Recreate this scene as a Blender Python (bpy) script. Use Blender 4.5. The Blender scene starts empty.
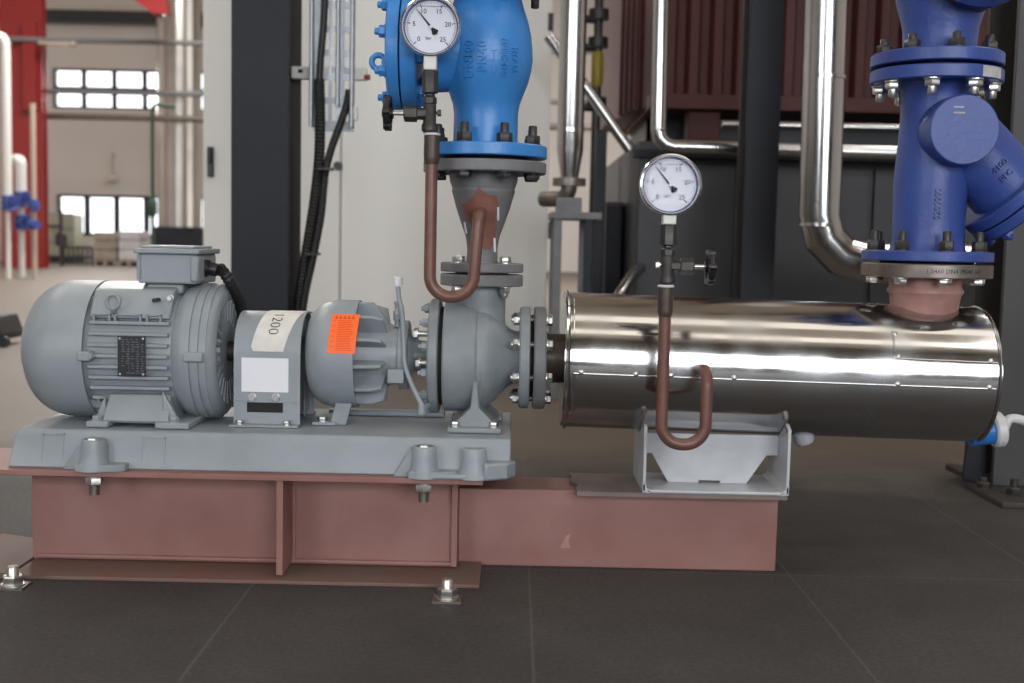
import bpy, math, random
from mathutils import Vector, Matrix
random.seed(7)
PI = math.pi
C = bpy.context.scene.collection
scene = bpy.context.scene

# ------------------------------------------------------------------ camera
F = 1180.0; TH = math.atan((341.5-241)/F); RO = .0215; CY = -2.243; HC = .608

def P(px, py, Y):
    """photograph pixel + depth -> point of the place"""
    u = px-512; v = py-341.5
    a = u*math.cos(RO)+v*math.sin(RO); b = -u*math.sin(RO)+v*math.cos(RO)
    r = (a, F*math.cos(TH)-b*math.sin(TH), -F*math.sin(TH)-b*math.cos(TH))
    t = (Y-CY)/r[1]
    return Vector((r[0]*t, Y, HC+r[2]*t))

cam_d = bpy.data.cameras.new('camera'); cam = bpy.data.objects.new('camera', cam_d); C.objects.link(cam)
cam_d.sensor_width = 36; cam_d.lens = F*36/1024; cam_d.clip_end = 200
fw = Vector((0, math.cos(TH), -math.sin(TH))); up = Vector((0, math.sin(TH), math.cos(TH))); rt = Vector((1, 0, 0))
R_ = rt*math.cos(RO)+up*math.sin(RO); U_ = up*math.cos(RO)-rt*math.sin(RO)
m = Matrix((R_, U_, -fw)).transposed().to_4x4(); m.translation = Vector((0, CY, HC)); cam.matrix_world = m
cam_d.dof.use_dof = True; cam_d.dof.focus_distance = 2.13; cam_d.dof.aperture_fstop = 4.2
scene.camera = cam

# --------------------------------------------------------------- materials
def mat(name, col, rough=.5, metal=0., var=.0, scale=8., bump=0., bscale=60., col2=None, spec=.5, emit=0., rvar=0., aniso=None):
    m = bpy.data.materials.new(name); m.use_nodes = True
    nt = m.node_tree; N = nt.nodes; L = nt.links; b = N['Principled BSDF']
    b.inputs['Base Color'].default_value = (*col, 1); b.inputs['Roughness'].default_value = rough
    b.inputs['Metallic'].default_value = metal; b.inputs['Specular IOR Level'].default_value = spec
    tc = N.new('ShaderNodeTexCoord')
    mp = N.new('ShaderNodeMapping'); L.new(tc.outputs['Object'], mp.inputs[0])
    if aniso: mp.inputs['Scale'].default_value = aniso
    if var or col2:
        n = N.new('ShaderNodeTexNoise'); n.inputs['Scale'].default_value = scale; n.inputs['Detail'].default_value = 6
        L.new(mp.outputs[0], n.inputs['Vector'])
        r = N.new('ShaderNodeValToRGB'); r.color_ramp.elements[0].position = .35; r.color_ramp.elements[1].position = .68
        c2 = col2 or tuple(min(1, c*(1+var)) for c in col); c1 = col if col2 else tuple(c*(1-var) for c in col)
        r.color_ramp.elements[0].color = (*c1, 1); r.color_ramp.elements[1].color = (*c2, 1)
        L.new(n.outputs['Fac'], r.inputs[0]); L.new(r.outputs[0], b.inputs['Base Color'])
    if rvar:
        n2 = N.new('ShaderNodeTexNoise'); n2.inputs['Scale'].default_value = scale*1.7; n2.inputs['Detail'].default_value = 4
        L.new(mp.outputs[0], n2.inputs['Vector'])
        mr = N.new('ShaderNodeMapRange'); mr.inputs['From Min'].default_value = .35; mr.inputs['From Max'].default_value = .7
        mr.inputs['To Min'].default_value = max(.02, rough-rvar); mr.inputs['To Max'].default_value = rough+rvar
        L.new(n2.outputs['Fac'], mr.inputs[0]); L.new(mr.outputs[0], b.inputs['Roughness'])
    if bump:
        n3 = N.new('ShaderNodeTexNoise'); n3.inputs['Scale'].default_value = bscale; n3.inputs['Detail'].default_value = 3
        L.new(mp.outputs[0], n3.inputs['Vector'])
        bp = N.new('ShaderNodeBump'); bp.inputs['Strength'].default_value = bump; bp.inputs['Distance'].default_value = .002
        L.new(n3.outputs['Fac'], bp.inputs['Height']); L.new(bp.outputs[0], b.inputs['Normal'])
    if emit:
        b.inputs['Emission Color'].default_value = (*col, 1); b.inputs['Emission Strength'].default_value = emit
    return m

M = {}
M['gray'] = mat('gray_machine_paint', (.262, .292, .318), .42, var=.06, scale=14, bump=.15, bscale=220)
M['graycast'] = mat('gray_cast_paint', (.225, .250, .268), .5, var=.10, scale=18, bump=.35, bscale=160)
M['grayflange'] = mat('dull_gray_flange', (.155, .158, .165), .55, var=.12, scale=20, bump=.2, bscale=150)
M['baseplate'] = mat('baseplate_paint', (.255, .285, .315), .42, var=.10, scale=7, bump=.2, bscale=140)
M['primer'] = mat('red_oxide_primer', (.235, .104, .089), .55, col2=(.285, .145, .128), scale=7, bump=.1, bscale=120)
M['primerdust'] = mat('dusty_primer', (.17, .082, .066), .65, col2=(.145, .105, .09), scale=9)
M['plate'] = mat('brown_steel_plate', (.135, .105, .095), .5, col2=(.19, .15, .135), scale=11)
M['tube'] = mat('rust_red_tube', (.150, .066, .050), .38, var=.18, scale=25)
M['stub'] = mat('pink_primer_stub', (.36, .185, .16), .45, var=.2, scale=22)
M['rustpatch'] = mat('red_primer_patch', (.21, .085, .065), .5, var=.2, scale=25)
M['burnt'] = mat('burnt_steel', (.075, .055, .045), .45, var=.25, scale=30, metal=.4)
M['blue'] = mat('bright_blue_paint', (.040, .215, .56), .36, var=.05, scale=12, bump=.25, bscale=120)
M['navy'] = mat('dark_blue_paint', (.034, .068, .270), .42, var=.08, scale=14, bump=.3, bscale=120)
M['navyscuff'] = mat('scraped_bare_metal', (.42, .42, .42), .5, var=.2, scale=60)
M['steel'] = mat('zinc_steel', (.68, .68, .66), .34, 1, var=.15, scale=40)
M['dsteel'] = mat('dark_steel', (.055, .052, .05), .45, .5, var=.2, scale=40)
M['flangesteel'] = mat('bare_flange_steel', (.21, .18, .16), .42, .8, var=.2, scale=30)
M['chrome'] = mat('chrome_bezel', (.75, .75, .76), .16, 1)
M['black'] = mat('black_plastic', (.010, .010, .011), .4)
M['rubber'] = mat('black_conduit', (.012, .012, .013), .5)
M['white'] = mat('white_label', (.74, .75, .79), .5)
M['tape'] = mat('masking_tape', (.66, .64, .60), .7, var=.08, scale=40)
M['ink'] = mat('ink', (.012, .012, .014), .8)
M['orange'] = mat('orange_label', (1.0, .150, .020), .5)
M['orangeink'] = mat('orange_label_ink', (.66, .055, .006), .6)
M['platelabel'] = mat('black_nameplate', (.012, .013, .02), .35)
M['platetext'] = mat('nameplate_print', (.11, .115, .13), .5)
M['dial'] = mat('gauge_dial', (.72, .74, .80), .5)
M['dialshade'] = mat('gauge_blue_shade_ring', (.035, .04, .16), .4)  # dark blue stands in for the shade inside the bezel
M['hole'] = mat('dark_recess', (.01, .01, .01), .8)
M['mount'] = mat('saddle_paint', (.47, .48, .51), .4, var=.08, scale=20, metal=.1)
M['blacksteel'] = mat('black_column_paint', (.012, .014, .021), .5, var=.2, scale=3, spec=.3)
M['darkweb'] = mat('dark_brown_web', (.04, .034, .03), .5, var=.1)
M['columngray'] = mat('gray_column_face', (.045, .044, .046), .5, var=.1, scale=4)
M['cabinet'] = mat('cabinet_light_gray', (.79, .78, .75), .5)
M['galv'] = mat('galvanised_tray', (.44, .46, .50), .5, 1, var=.08, scale=30)
M['darkpanel'] = mat('dark_gray_panel', (.028, .029, .034), .5, var=.08)
M['boiler'] = mat('oxide_red_cladding', (.075, .022, .018), .5, var=.12, scale=3, spec=.25)
M['red'] = mat('bright_red_steel', (.23, .018, .018), .35)
M['wall'] = mat('plaster_wall', (.66, .625, .60), .8, var=.03, scale=.6)
M['ceil'] = mat('ceiling_sheet', (.72, .60, .46), .7)
M['darkwall'] = mat('dark_rear_wall', (.16, .14, .12), .7)
M['green'] = mat('green_pipe_paint', (.03, .075, .05), .5)
M['whitepaint'] = mat('white_pipe_paint', (.66, .65, .62), .4)
M['beige'] = mat('beige_pipe', (.42, .33, .27), .5)
M['wrap'] = mat('wrapped_goods', (.42, .36, .30), .6, var=.15, scale=6)
M['wrapw'] = mat('white_wrapped_goods', (.70, .70, .72), .5, var=.1, scale=6)
M['palegreen'] = mat('pale_tank', (.55, .55, .38), .5)
M['yellow'] = mat('yellow_paint', (.30, .22, .02), .4)
M['cable'] = mat('white_cable', (.58, .58, .58), .4)
M['bright'] = mat('plug_blue', (.02, .16, .5), .4)
M['pipemetal'] = mat('pipe_cladding', (.46, .455, .45), .22, 1, var=.06, scale=4, rvar=.05)
M['stack'] = mat('stack_cladding', (.55, .53, .50), .3, 1, var=.1, scale=2)

def stainless():
    m = bpy.data.materials.new('stainless_jacket'); m.use_nodes = True
    nt = m.node_tree; N = nt.nodes; L = nt.links; b = N['Principled BSDF']
    b.inputs['Metallic'].default_value = 1
    tc = N.new('ShaderNodeTexCoord'); mp = N.new('ShaderNodeMapping'); L.new(tc.outputs['Object'], mp.inputs[0])
    n = N.new('ShaderNodeTexNoise'); n.inputs['Scale'].default_value = 9; n.inputs['Detail'].default_value = 7; L.new(mp.outputs[0], n.inputs[0])
    r = N.new('ShaderNodeMapRange'); r.inputs['From Min'].default_value = .4; r.inputs['From Max'].default_value = .75
    r.inputs['To Min'].default_value = .11; r.inputs['To Max'].default_value = .30
    L.new(n.outputs['Fac'], r.inputs[0]); L.new(r.outputs[0], b.inputs['Roughness'])
    cr = N.new('ShaderNodeValToRGB'); cr.color_ramp.elements[0].position = .4; cr.color_ramp.elements[1].position = .75
    cr.color_ramp.elements[0].color = (.60, .595, .59, 1); cr.color_ramp.elements[1].color = (.54, .55, .57, 1)
    L.new(n.outputs['Fac'], cr.inputs[0]); L.new(cr.outputs[0], b.inputs['Base Color'])
    mp2 = N.new('ShaderNodeMapping'); mp2.inputs['Scale'].default_value = (3, 26, 26); L.new(tc.outputs['Object'], mp2.inputs[0])
    n2 = N.new('ShaderNodeTexNoise'); n2.inputs['Scale'].default_value = 1; n2.inputs['Detail'].default_value = 2; L.new(mp2.outputs[0], n2.inputs[0])
    bp = N.new('ShaderNodeBump'); bp.inputs['Strength'].default_value = .05; bp.inputs['Distance'].default_value = .003
    L.new(n2.outputs['Fac'], bp.inputs['Height']); L.new(bp.outputs[0], b.inputs['Normal'])
    return m
M['stainless'] = stainless()

def floor_mat():
    m = bpy.data.materials.new('dark_floor_plates'); m.use_nodes = True
    nt = m.node_tree; N = nt.nodes; L = nt.links; b = N['Principled BSDF']
    tc = N.new('ShaderNodeTexCoord')
    n = N.new('ShaderNodeTexNoise'); n.inputs['Scale'].default_value = 2.2; n.inputs['Detail'].default_value = 8; n.inputs['Roughness'].default_value = .65
    L.new(tc.outputs['Object'], n.inputs[0])
    cr = N.new('ShaderNodeValToRGB'); cr.color_ramp.elements[0].position = .3; cr.color_ramp.elements[1].position = .72
    cr.color_ramp.elements[0].color = (.048, .045, .044, 1); cr.color_ramp.elements[1].color = (.078, .073, .070, 1)
    L.new(n.outputs['Fac'], cr.inputs[0])
    fine = N.new('ShaderNodeTexNoise'); fine.inputs['Scale'].default_value = 120; fine.inputs['Detail'].default_value = 4; L.new(tc.outputs['Object'], fine.inputs[0])
    mx = N.new('ShaderNodeMix'); mx.data_type = 'RGBA'; mx.blend_type = 'OVERLAY'; mx.inputs[0].default_value = .5
    L.new(cr.outputs[0], mx.inputs[6]); L.new(fine.outputs['Fac'], mx.inputs[7])
    # thin pale joints between the floor slabs
    mp = N.new('ShaderNodeMapping'); mp.inputs['Location'].default_value = (FX, FY, 0); L.new(tc.outputs['Object'], mp.inputs[0])
    br = N.new('ShaderNodeTexBrick'); br.offset = 0; br.inputs['Scale'].default_value = 1
    br.inputs['Brick Width'].default_value = .485; br.inputs['Row Height'].default_value = .8; br.inputs['Mortar Size'].default_value = .0028; br.inputs['Mortar Smooth'].default_value = .4
    L.new(mp.outputs[0], br.inputs['Vector'])
    jm = N.new('ShaderNodeMix'); jm.data_type = 'RGBA'; jm.inputs[7].default_value = (.125, .12, .115, 1)
    mul = N.new('ShaderNodeMath'); mul.operation = 'MULTIPLY'; mul.inputs[1].default_value = .5
    L.new(br.outputs['Fac'], mul.inputs[0]); L.new(mul.outputs[0], jm.inputs[0]); L.new(mx.outputs[2], jm.inputs[6])
    # lighter bare concrete away from the plated area
    sep = N.new('ShaderNodeSeparateXYZ'); L.new(tc.outputs['Object'], sep.inputs[0])
    add = N.new('ShaderNodeMath'); add.operation = 'ADD'; L.new(sep.outputs['Y'], add.inputs[0])
    ns = N.new('ShaderNodeMath'); ns.operation = 'MULTIPLY'; ns.inputs[1].default_value = .9; L.new(n.outputs['Fac'], ns.inputs[0]); L.new(ns.outputs[0], add.inputs[1])
    mr = N.new('ShaderNodeMapRange'); mr.inputs['From Min'].default_value = 1.1; mr.inputs['From Max'].default_value = 1.75; L.new(add.outputs[0], mr.inputs[0])
    cm = N.new('ShaderNodeMix'); cm.data_type = 'RGBA'; cm.inputs[7].default_value = (.135, .110, .090, 1)
    L.new(mr.outputs[0], cm.inputs[0]); L.new(jm.outputs[2], cm.inputs[6])
    L.new(cm.outputs[2], b.inputs['Base Color'])
    b.inputs['Roughness'].default_value = .6
    sp = N.new('ShaderNodeMapRange'); sp.inputs['To Min'].default_value = .10; sp.inputs['To Max'].default_value = .5
    L.new(mr.outputs[0], sp.inputs[0]); L.new(sp.outputs[0], b.inputs['Specular IOR Level'])
    bp = N.new('ShaderNodeBump'); bp.inputs['Strength'].default_value = .25; bp.inputs['Distance'].default_value = .003
    L.new(fine.outputs['Fac'], bp.inputs['Height']); L.new(bp.outputs[0], b.inputs['Normal'])
    return m

def glass_mat():
    m = bpy.data.materials.new('clear_glass'); m.use_nodes = True
    nt = m.node_tree; N = nt.nodes; L = nt.links
    for n in list(N):
        if n.type == 'BSDF_PRINCIPLED': N.remove(n)
    out = [n for n in N if n.type == 'OUTPUT_MATERIAL'][0]
    t = N.new('ShaderNodeBsdfTransparent'); t.inputs[0].default_value = (.97, .97, .98, 1)
    g = N.new('ShaderNodeBsdfGlossy'); g.inputs['Roughness'].default_value = .02
    lw = N.new('ShaderNodeValue'); lw.outputs[0].default_value = .003
    mx = N.new('ShaderNodeMixShader'); L.new(lw.outputs[0], mx.inputs[0]); L.new(t.outputs[0], mx.inputs[1]); L.new(g.outputs[0], mx.inputs[2])
    L.new(mx.outputs[0], out.inputs['Surface'])
    return m
M['glass'] = glass_mat()

# ------------------------------------------------------------ mesh builder
class MB:
    def __init__(s): s.v = []; s.f = []
    def add(s, vs, fs):
        o = len(s.v); s.v += [Vector(v) for v in vs]; s.f += [tuple(i+o for i in f) for f in fs]; return s
    def box(s, x0, x1, y0, y1, z0, z1, mt=None):
        vs = [Vector((x, y, z)) for x in (x0, x1) for y in (y0, y1) for z in (z0, z1)]
        if mt: vs = [mt @ v for v in vs]
        return s.add(vs, [(0, 1, 3, 2), (4, 6, 7, 5), (0, 4, 5, 1), (2, 3, 7, 6), (0, 2, 6, 4), (1, 5, 7, 3)])
    def lathe(s, prof, org, ax, seg=48, a0=0., cap=True):
        ax = Vector(ax).normalized(); org = Vector(org)
        h = Vector((0, 0, 1)) if abs(ax.z) < .9 else Vector((1, 0, 0))
        e1 = (h-ax*h.dot(ax)).normalized(); e2 = ax.cross(e1)
        vs = []; fs = []
        for t, r in prof:
            for k in range(seg):
                a = a0+2*PI*k/seg
                vs.append(org+ax*t+(e1*math.cos(a)+e2*math.sin(a))*max(r, 1e-5))
        n = len(prof)
        for i in range(n-1):
            for k in range(seg):
                k2 = (k+1) % seg
                fs.append((i*seg+k, i*seg+k2, (i+1)*seg+k2, (i+1)*seg+k))
        if cap:
            fs.append(tuple(range(seg-1, -1, -1))); fs.append(tuple((n-1)*seg+k for k in range(seg)))
        return s.add(vs, fs)
    def cyl(s, p0, p1, r, seg=24, r1=None):
        p0 = Vector(p0); p1 = Vector(p1); d = p1-p0
        return s.lathe([(0, r), (d.length, r if r1 is None else r1)], p0, d, seg)
    def ring(s, org, ax, t0, t1, ri, ro, seg=48):
        return s.lathe([(t0, ri), (t0, ro), (t1, ro), (t1, ri), (t0, ri)], org, ax, seg, cap=False)
    def tube(s, pts, r, seg=14, caps=True, closed=False):
        pts = [Vector(p) for p in pts]; n = len(pts); vs = []; fs = []
        rr = r if callable(r) else (lambda i: r)
        prev = None
        for i in range(n):
            if closed: t = pts[(i+1) % n]-pts[i-1]
            else: t = pts[min(i+1, n-1)]-pts[max(i-1, 0)]
            t.normalize()
            if prev is None:
                h = Vector((0, 0, 1)) if abs(t.z) < .9 else Vector((0, 1, 0))
                prev = (h-t*h.dot(t)).normalized()
            else:
                prev = (prev-t*prev.dot(t)).normalized()
            e2 = t.cross(prev)
            for k in range(seg):
                a = 2*PI*k/seg
                vs.append(pts[i]+(prev*math.cos(a)+e2*math.sin(a))*rr(i))
        for i in range(n if closed else n-1):
            j = (i+1) % n
            for k in range(seg):
                k2 = (k+1) % seg
                fs.append((i*seg+k, i*seg+k2, j*seg+k2, j*seg+k))
        if caps and not closed:
            fs.append(tuple(range(seg-1, -1, -1))); fs.append(tuple((n-1)*seg+k for k in range(seg)))
        return s.add(vs, fs)
    def prism(s, poly, org, ux, uy, depth):
        """poly in (ux,uy) plane at org, extruded by vector depth"""
        org = Vector(org); ux = Vector(ux); uy = Vector(uy); d = Vector(depth); n = len(poly)
        a = [org+ux*p[0]+uy*p[1] for p in poly]; b = [p+d for p in a]
        fs = [tuple(range(n-1, -1, -1)), tuple(range(n, 2*n))]+[(i, (i+1) % n, n+(i+1) % n, n+i) for i in range(n)]
        return s.add(a+b, fs)

OFF = {}
def finish(me, m, ang=38):
    import bmesh
    b = bmesh.new(); b.from_mesh(me); bmesh.ops.recalc_face_normals(b, faces=b.faces); b.to_mesh(me); b.free()
    me.polygons.foreach_set('use_smooth', [True]*len(me.polygons))
    me.set_sharp_from_angle(angle=math.radians(ang))
    me.materials.append(m)

def obj(name, mb, m, parent=None, bevel=0., label=None, loc=None, kind=None, ang=38):
    off = OFF.get(parent.name, Vector()) if parent else (Vector(loc) if loc else Vector())
    me = bpy.data.meshes.new(name)
    me.from_pydata([v-off for v in mb.v], [], mb.f); finish(me, M[m] if isinstance(m, str) else m, ang)
    o = bpy.data.objects.new(name, me); C.objects.link(o)
    if parent: o.parent = parent
    elif loc: o.location = off
    OFF[o.name] = off
    if bevel:
        bv = o.modifiers.new('edge_bevel', 'BEVEL'); bv.width = bevel; bv.segments = 2; bv.limit_method = 'ANGLE'; bv.angle_limit = math.radians(40)
    if label: o['label'] = label
    if kind: o['kind'] = kind
    return o

def tag(o, label, cat, group=None):
    o['label'] = label; o['category'] = cat
    if group: o['group'] = group
    return o

def thing(name, label, cat, loc, group=None):
    o = bpy.data.objects.new(name, None); C.objects.link(o); o.location = loc; o.empty_display_size = .05
    OFF[o.name] = Vector(loc); return tag(o, label, cat, group)

def structure(name, mb, m, bevel=0):
    o = obj(name, mb, m, bevel=bevel); o['kind'] = 'structure'; return o

CACHE = {}
def bolt(parent, name, pos, axis, rn, hn, stud=0., rs=None, m='dsteel', washer=True, spin=0.):
    """hexagon head or nut standing on pos, pointing along axis, optional stud end above it"""
    key = (round(rn, 5), round(hn, 5), round(stud, 5), m, washer, name)
    if key not in CACHE:
        b = MB()
        if washer: b.lathe([(0, rn*1.12), (.002, rn*1.12)], (0, 0, 0), (0, 0, 1), 20)
        b.lathe([(.002, rn*.93), (.0035, rn), (hn-.002, rn), (hn, rn*.88)], (0, 0, 0), (0, 0, 1), 6)
        if stud: b.lathe([(hn, rs or rn*.55), (hn+stud-.002, rs or rn*.55), (hn+stud, (rs or rn*.55)*.8)], (0, 0, 0), (0, 0, 1), 14)
        me = bpy.data.meshes.new(name); me.from_pydata(b.v, [], b.f); finish(me, M[m]); CACHE[key] = me
    o = bpy.data.objects.new(name, CACHE[key]); C.objects.link(o); o.parent = parent
    q = Vector((0, 0, 1)).rotation_difference(Vector(axis))
    mt = q.to_matrix().to_4x4() @ Matrix.Rotation(spin, 4, 'Z')
    mt.translation = Vector(pos)-OFF[parent.name]
    o.matrix_local = mt
    OFF[o.name] = Vector(pos)
    return o

def frame(ax):
    ax = Vector(ax).normalized(); h = Vector((0, 0, 1)) if abs(ax.z) < .9 else Vector((1, 0, 0))
    e1 = (h-ax*h.dot(ax)).normalized(); return ax, e1, ax.cross(e1)

def bolt_circle(parent, name, org, ax, t, rad, n, rn, hn, stud=0., m='dsteel', a0=0., sign=1, only=None):
    ax, e1, e2 = frame(ax)
    for k in range(n):
        a = a0+2*PI*k/n
        p = Vector(org)+ax*t+(e1*math.cos(a)+e2*math.sin(a))*rad
        if only and not only(p): continue
        bolt(parent, name, p, ax*sign, rn, hn, stud, m=m, spin=k*.7)

def path(pts, rad, n=10):
    pts = [Vector(p) for p in pts]; out = [pts[0]]
    for i in range(1, len(pts)-1):
        a, b, c = pts[i-1], pts[i], pts[i+1]
        d1 = (a-b); d2 = (c-b); r = rad[i-1] if isinstance(rad, (list, tuple)) else rad
        ang = d1.angle(d2)
        if ang > PI-.004: out.append(b); continue
        tl = min(r/math.tan(ang/2), d1.length*.49 if i > 1 else d1.length*.98, d2.length*.49 if i < len(pts)-2 else d2.length*.98)
        rr = tl*math.tan(ang/2); d1.normalize(); d2.normalize()
        cen = b+(d1+d2).normalized()*(rr/math.sin(ang/2))
        p0 = b+d1*tl; p1 = b+d2*tl; v0 = p0-cen; v1 = p1-cen; tot = v0.angle(v1); axn = v0.cross(v1).normalized()
        for k in range(n+1):
            out.append(cen+Matrix.Rotation(tot*k/n, 3, axn) @ v0)
    out.append(pts[-1]); return out

def resample(pts, step):
    out = [pts[0].copy()]; acc = 0
    for a, b in zip(pts, pts[1:]):
        L = (b-a).length
        if L < 1e-9: continue
        t = step-acc
        while t <= L:
            out.append(a+(b-a)*(t/L)); t += step
        acc = L-(t-step)
    return out

def spline(pts, n=12):
    pts = [Vector(p) for p in pts]; q = [pts[0]*2-pts[1]]+pts+[pts[-1]*2-pts[-2]]; out = []
    for i in range(1, len(q)-2):
        a, b, c, d = q[i-1:i+3]
        for k in range(n):
            t = k/n
            out.append(.5*((2*b)+(c-a)*t+(2*a-5*b+4*c-d)*t*t+(3*b-a-3*c+d)*t**3))
    out.append(pts[-1]); return out

def conduit(mb, pts, r, pitch=.0085, seg=14):
    p = resample(pts, pitch/4)
    return mb.tube(p, lambda i: r*(1., .93, .84, .93)[i % 4], seg)

def text(name, s, size, fn, m, parent, ext=.0006, align='CENTER', spacing=1.0, bold=0.):
    cu = bpy.data.curves.new('t', 'FONT'); cu.body = s; cu.size = size; cu.extrude = ext; cu.align_x = align; cu.align_y = 'CENTER'
    cu.space_character = spacing; cu.offset = bold; cu.resolution_u = 3
    to = bpy.data.objects.new('t', cu); C.objects.link(to)
    bpy.context.view_layer.update()
    me = bpy.data.meshes.new_from_object(to.evaluated_get(bpy.context.evaluated_depsgraph_get()))
    vs = [fn(v.co.x, v.co.y, v.co.z) for v in me.vertices]; fs = [tuple(p.vertices) for p in me.polygons]
    bpy.data.objects.remove(to); bpy.data.curves.remove(cu); bpy.data.meshes.remove(me)
    b = MB(); b.add(vs, fs)
    return obj(name, b, m, parent)

def Y2(x, y): return Vector((x, y, 0))

# ------------------------------------------------------------------ setting
def floor_pt(px, py):
    a = P(px, py, 0); o = Vector((0, CY, HC)); d = a-o; t = -HC/d.z
    return o+d*t
fp = floor_pt(532, 640); fq = floor_pt(650, 572)
FX = -(fp.x % .485); FY = -(fq.y % .8)
M['floor'] = floor_mat()
XL, XR, YB, YF, ZC = -11., 9., -7.5, 21.8, 6.6
structure('floor', MB().box(XL-.3, XR+.3, YB-.3, YF+.3, -.2, 0), 'floor')
structure('ceiling', MB().box(XL-.3, XR+.3, YB-.3, YF+.3, ZC, ZC+.2), 'ceil')
structure('wall_left', MB().box(XL-.3, XL, YB, YF, 0, ZC), 'wall')
structure('wall_right', MB().box(XR, XR+.3, YB, YF, 0, ZC), 'wall')
# far wall with two rows of windows
def wall_holes(x0, x1, z0, z1, y0, y1, holes):
    b = MB(); xs = sorted({x0, x1, *[h[0] for h in holes], *[h[1] for h in holes]}); zs = sorted({z0, z1, *[h[2] for h in holes], *[h[3] for h in holes]})
    for xa, xb in zip(xs, xs[1:]):
        for za, zb in zip(zs, zs[1:]):
            xm, zm = (xa+xb)/2, (za+zb)/2
            if not any(h[0] < xm < h[1] and h[2] < zm < h[3] for h in holes): b.box(xa, xb, y0, y1, za, zb)
    return b
wu0 = P(53, 110, YF); wu1 = P(205, 69, YF); wl0 = P(57, 236, YF); wl1 = P(205, 195, YF)
HU = (wu0.x, wu1.x, P(100, 109, YF).z, P(100, 69, YF).z); HL = (wl0.x, wl1.x, P(100, 236, YF).z, P(100, 195, YF).z)
wm0 = P(545, 303, YF); 
HM = (P(525, 295, YF).x, P(606, 295, YF).x, .12, P(570, 284, YF).z)
structure('wall_far', wall_holes(XL, XR, 0, ZC, YF, YF+.3, [HU, HL]), 'wall')
def window(n, h, cols, rows, y, fr=.055, m='darkpanel'):
    x0, x1, z0, z1 = h; b = MB()
    for i in range(cols+1):
        x = x0+(x1-x0)*i/cols; b.box(x-fr/2, x+fr/2, y+.02, y+.09, z0, z1)
    for j in range(rows+1):
        z = z0+(z1-z0)*j/rows; b.box(x0, x1, y+.02, y+.09, z-fr/2, z+fr/2)
    o = structure('window_%d' % n, b, m)
    obj('window_pane', MB().box(x0, x1, y+.05, y+.058, z0, z1), 'glass', o)
    return o
window(1, HU, 5, 2, YF, .09); window(2, HL, 5, 1, YF, .11)
# trim around the far windows
# rear wall behind the photographer, with a long window band that lights the machine
HB = (-.4, 4.8, .9, 3.3); HB2 = (-6.4, -3.2, .9, 3.3)
structure('wall_rear', wall_holes(XL, XR, 0, ZC, YB-.3, YB, [HB, HB2]), 'darkwall')
window(3, HB, 4, 2, YB-.2, .06); window(4, HB2, 3, 2, YB-.2, .06)
# dark roof purlin high on the far wall
zz = P(100, 16, YF-.3).z
structure('trim_1', MB().box(XL, P(157, 16, YF-.3).x+3, YF-.25, YF, zz-.12, zz+.12), 'darkpanel')

# ------------------------------------------------------------------ lights
def area(name, loc, rot, sx, sy, power, col=(1, 1, 1), spread=PI):
    l = bpy.data.lights.new(name, 'AREA'); l.shape = 'RECTANGLE'; l.size = sx; l.size_y = sy; l.energy = power; l.color = col; l.spread = spread
    o = bpy.data.objects.new(name, l); C.objects.link(o); o.location = loc; o.rotation_euler = rot; return o
for h, pw in ((HB, 560), (HB2, 320)):
    area('daylight_rear_window', ((h[0]+h[1])/2, YB-.12, (h[2]+h[3])/2), (PI/2, 0, 0), h[1]-h[0], h[3]-h[2], pw, (.94, .975, 1.))
for i, (x, y) in enumerate([(-4.5, -3.), (4.5, -3.), (-4.5, 3.5), (4.5, 3.5), (-4.5, 12), (3, 12)]):
    area('rooflight', (x, y, ZC-.02), (0, 0, 0), 1.2, 4.5, (130 if y < 0 else 280) if y < 10 else 1400, (1., .97, .93))
for yy_ in (-4.6, -1.2):
    area('rooflight', (.5, yy_, ZC-.02), (0, 0, 0), 12, 1.3, 110, (1., .93, .82))
area('daylight_far_window', ((HU[0]+HU[1])/2, YF-.02, (HU[2]+HU[3])/2), (-PI/2, 0, 0), HU[1]-HU[0], HU[3]-HU[2], 260, (1, .99, .97))
w = bpy.data.worlds.new('sky'); scene.world = w; w.use_nodes = True
w.node_tree.nodes['Background'].inputs[0].default_value = (.93, .96, 1, 1); w.node_tree.nodes['Background'].inputs[1].default_value = 5

# ========================================================= steel base frame
AZ = .387                      # height of the pump shaft
sf = thing('steel_base_frame', 'low red-brown welded steel base frame of I-beam and channel on the floor', 'base frame', (-.4, -.1, 0))
zt = .190; ztf = .180; x0b, x1b = -.862, -.103
b = MB().box(x0b, x1b, -.112, -.100, .012, ztf)
o = obj('beam_web', b, 'primer', sf)
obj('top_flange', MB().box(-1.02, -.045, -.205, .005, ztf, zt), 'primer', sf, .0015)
obj('bottom_flange', MB().box(-.87, -.048, -.222, .01, 0, .007), 'primerdust', sf, .0015)
obj('end_plate', MB().box(x0b-.012, x0b, -.112, .2, .0, ztf), 'primer', sf)
obj('end_plate', MB().box(x1b, x1b+.010, -.125, .2, .011, ztf), 'primer', sf)
obj('back_beam', MB().box(-.862, -.1, .19, .20, 0, ztf).box(-.95, -.05, .1, .3, ztf, zt), 'primer', sf)
sx = -.408
obj('stiffener', MB().box(sx, sx+.012, -.203, -.112, .011, ztf), 'primer', sf, .001)
cz1 = .146
obj('channel', MB().prism([(-.07, 0), (-.07, cz1), (.05, cz1), (.05, cz1-.008), (-.06, cz1-.008), (-.06, .008), (.05, .008), (.05, 0)], (x1b+.01, 0, 0), (0, 1, 0), (0, 0, 1), (.494-x1b, 0, 0)), 'primer', sf, .002)
obj('foot_plate', MB().prism([(-1.0, -.205), (-.872, -.222), (-.872, .0), (-1.0, .05)], (0, 0, 0), (1, 0, 0), (0, 1, 0), (0, 0, .010)), 'primerdust', sf)
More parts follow.
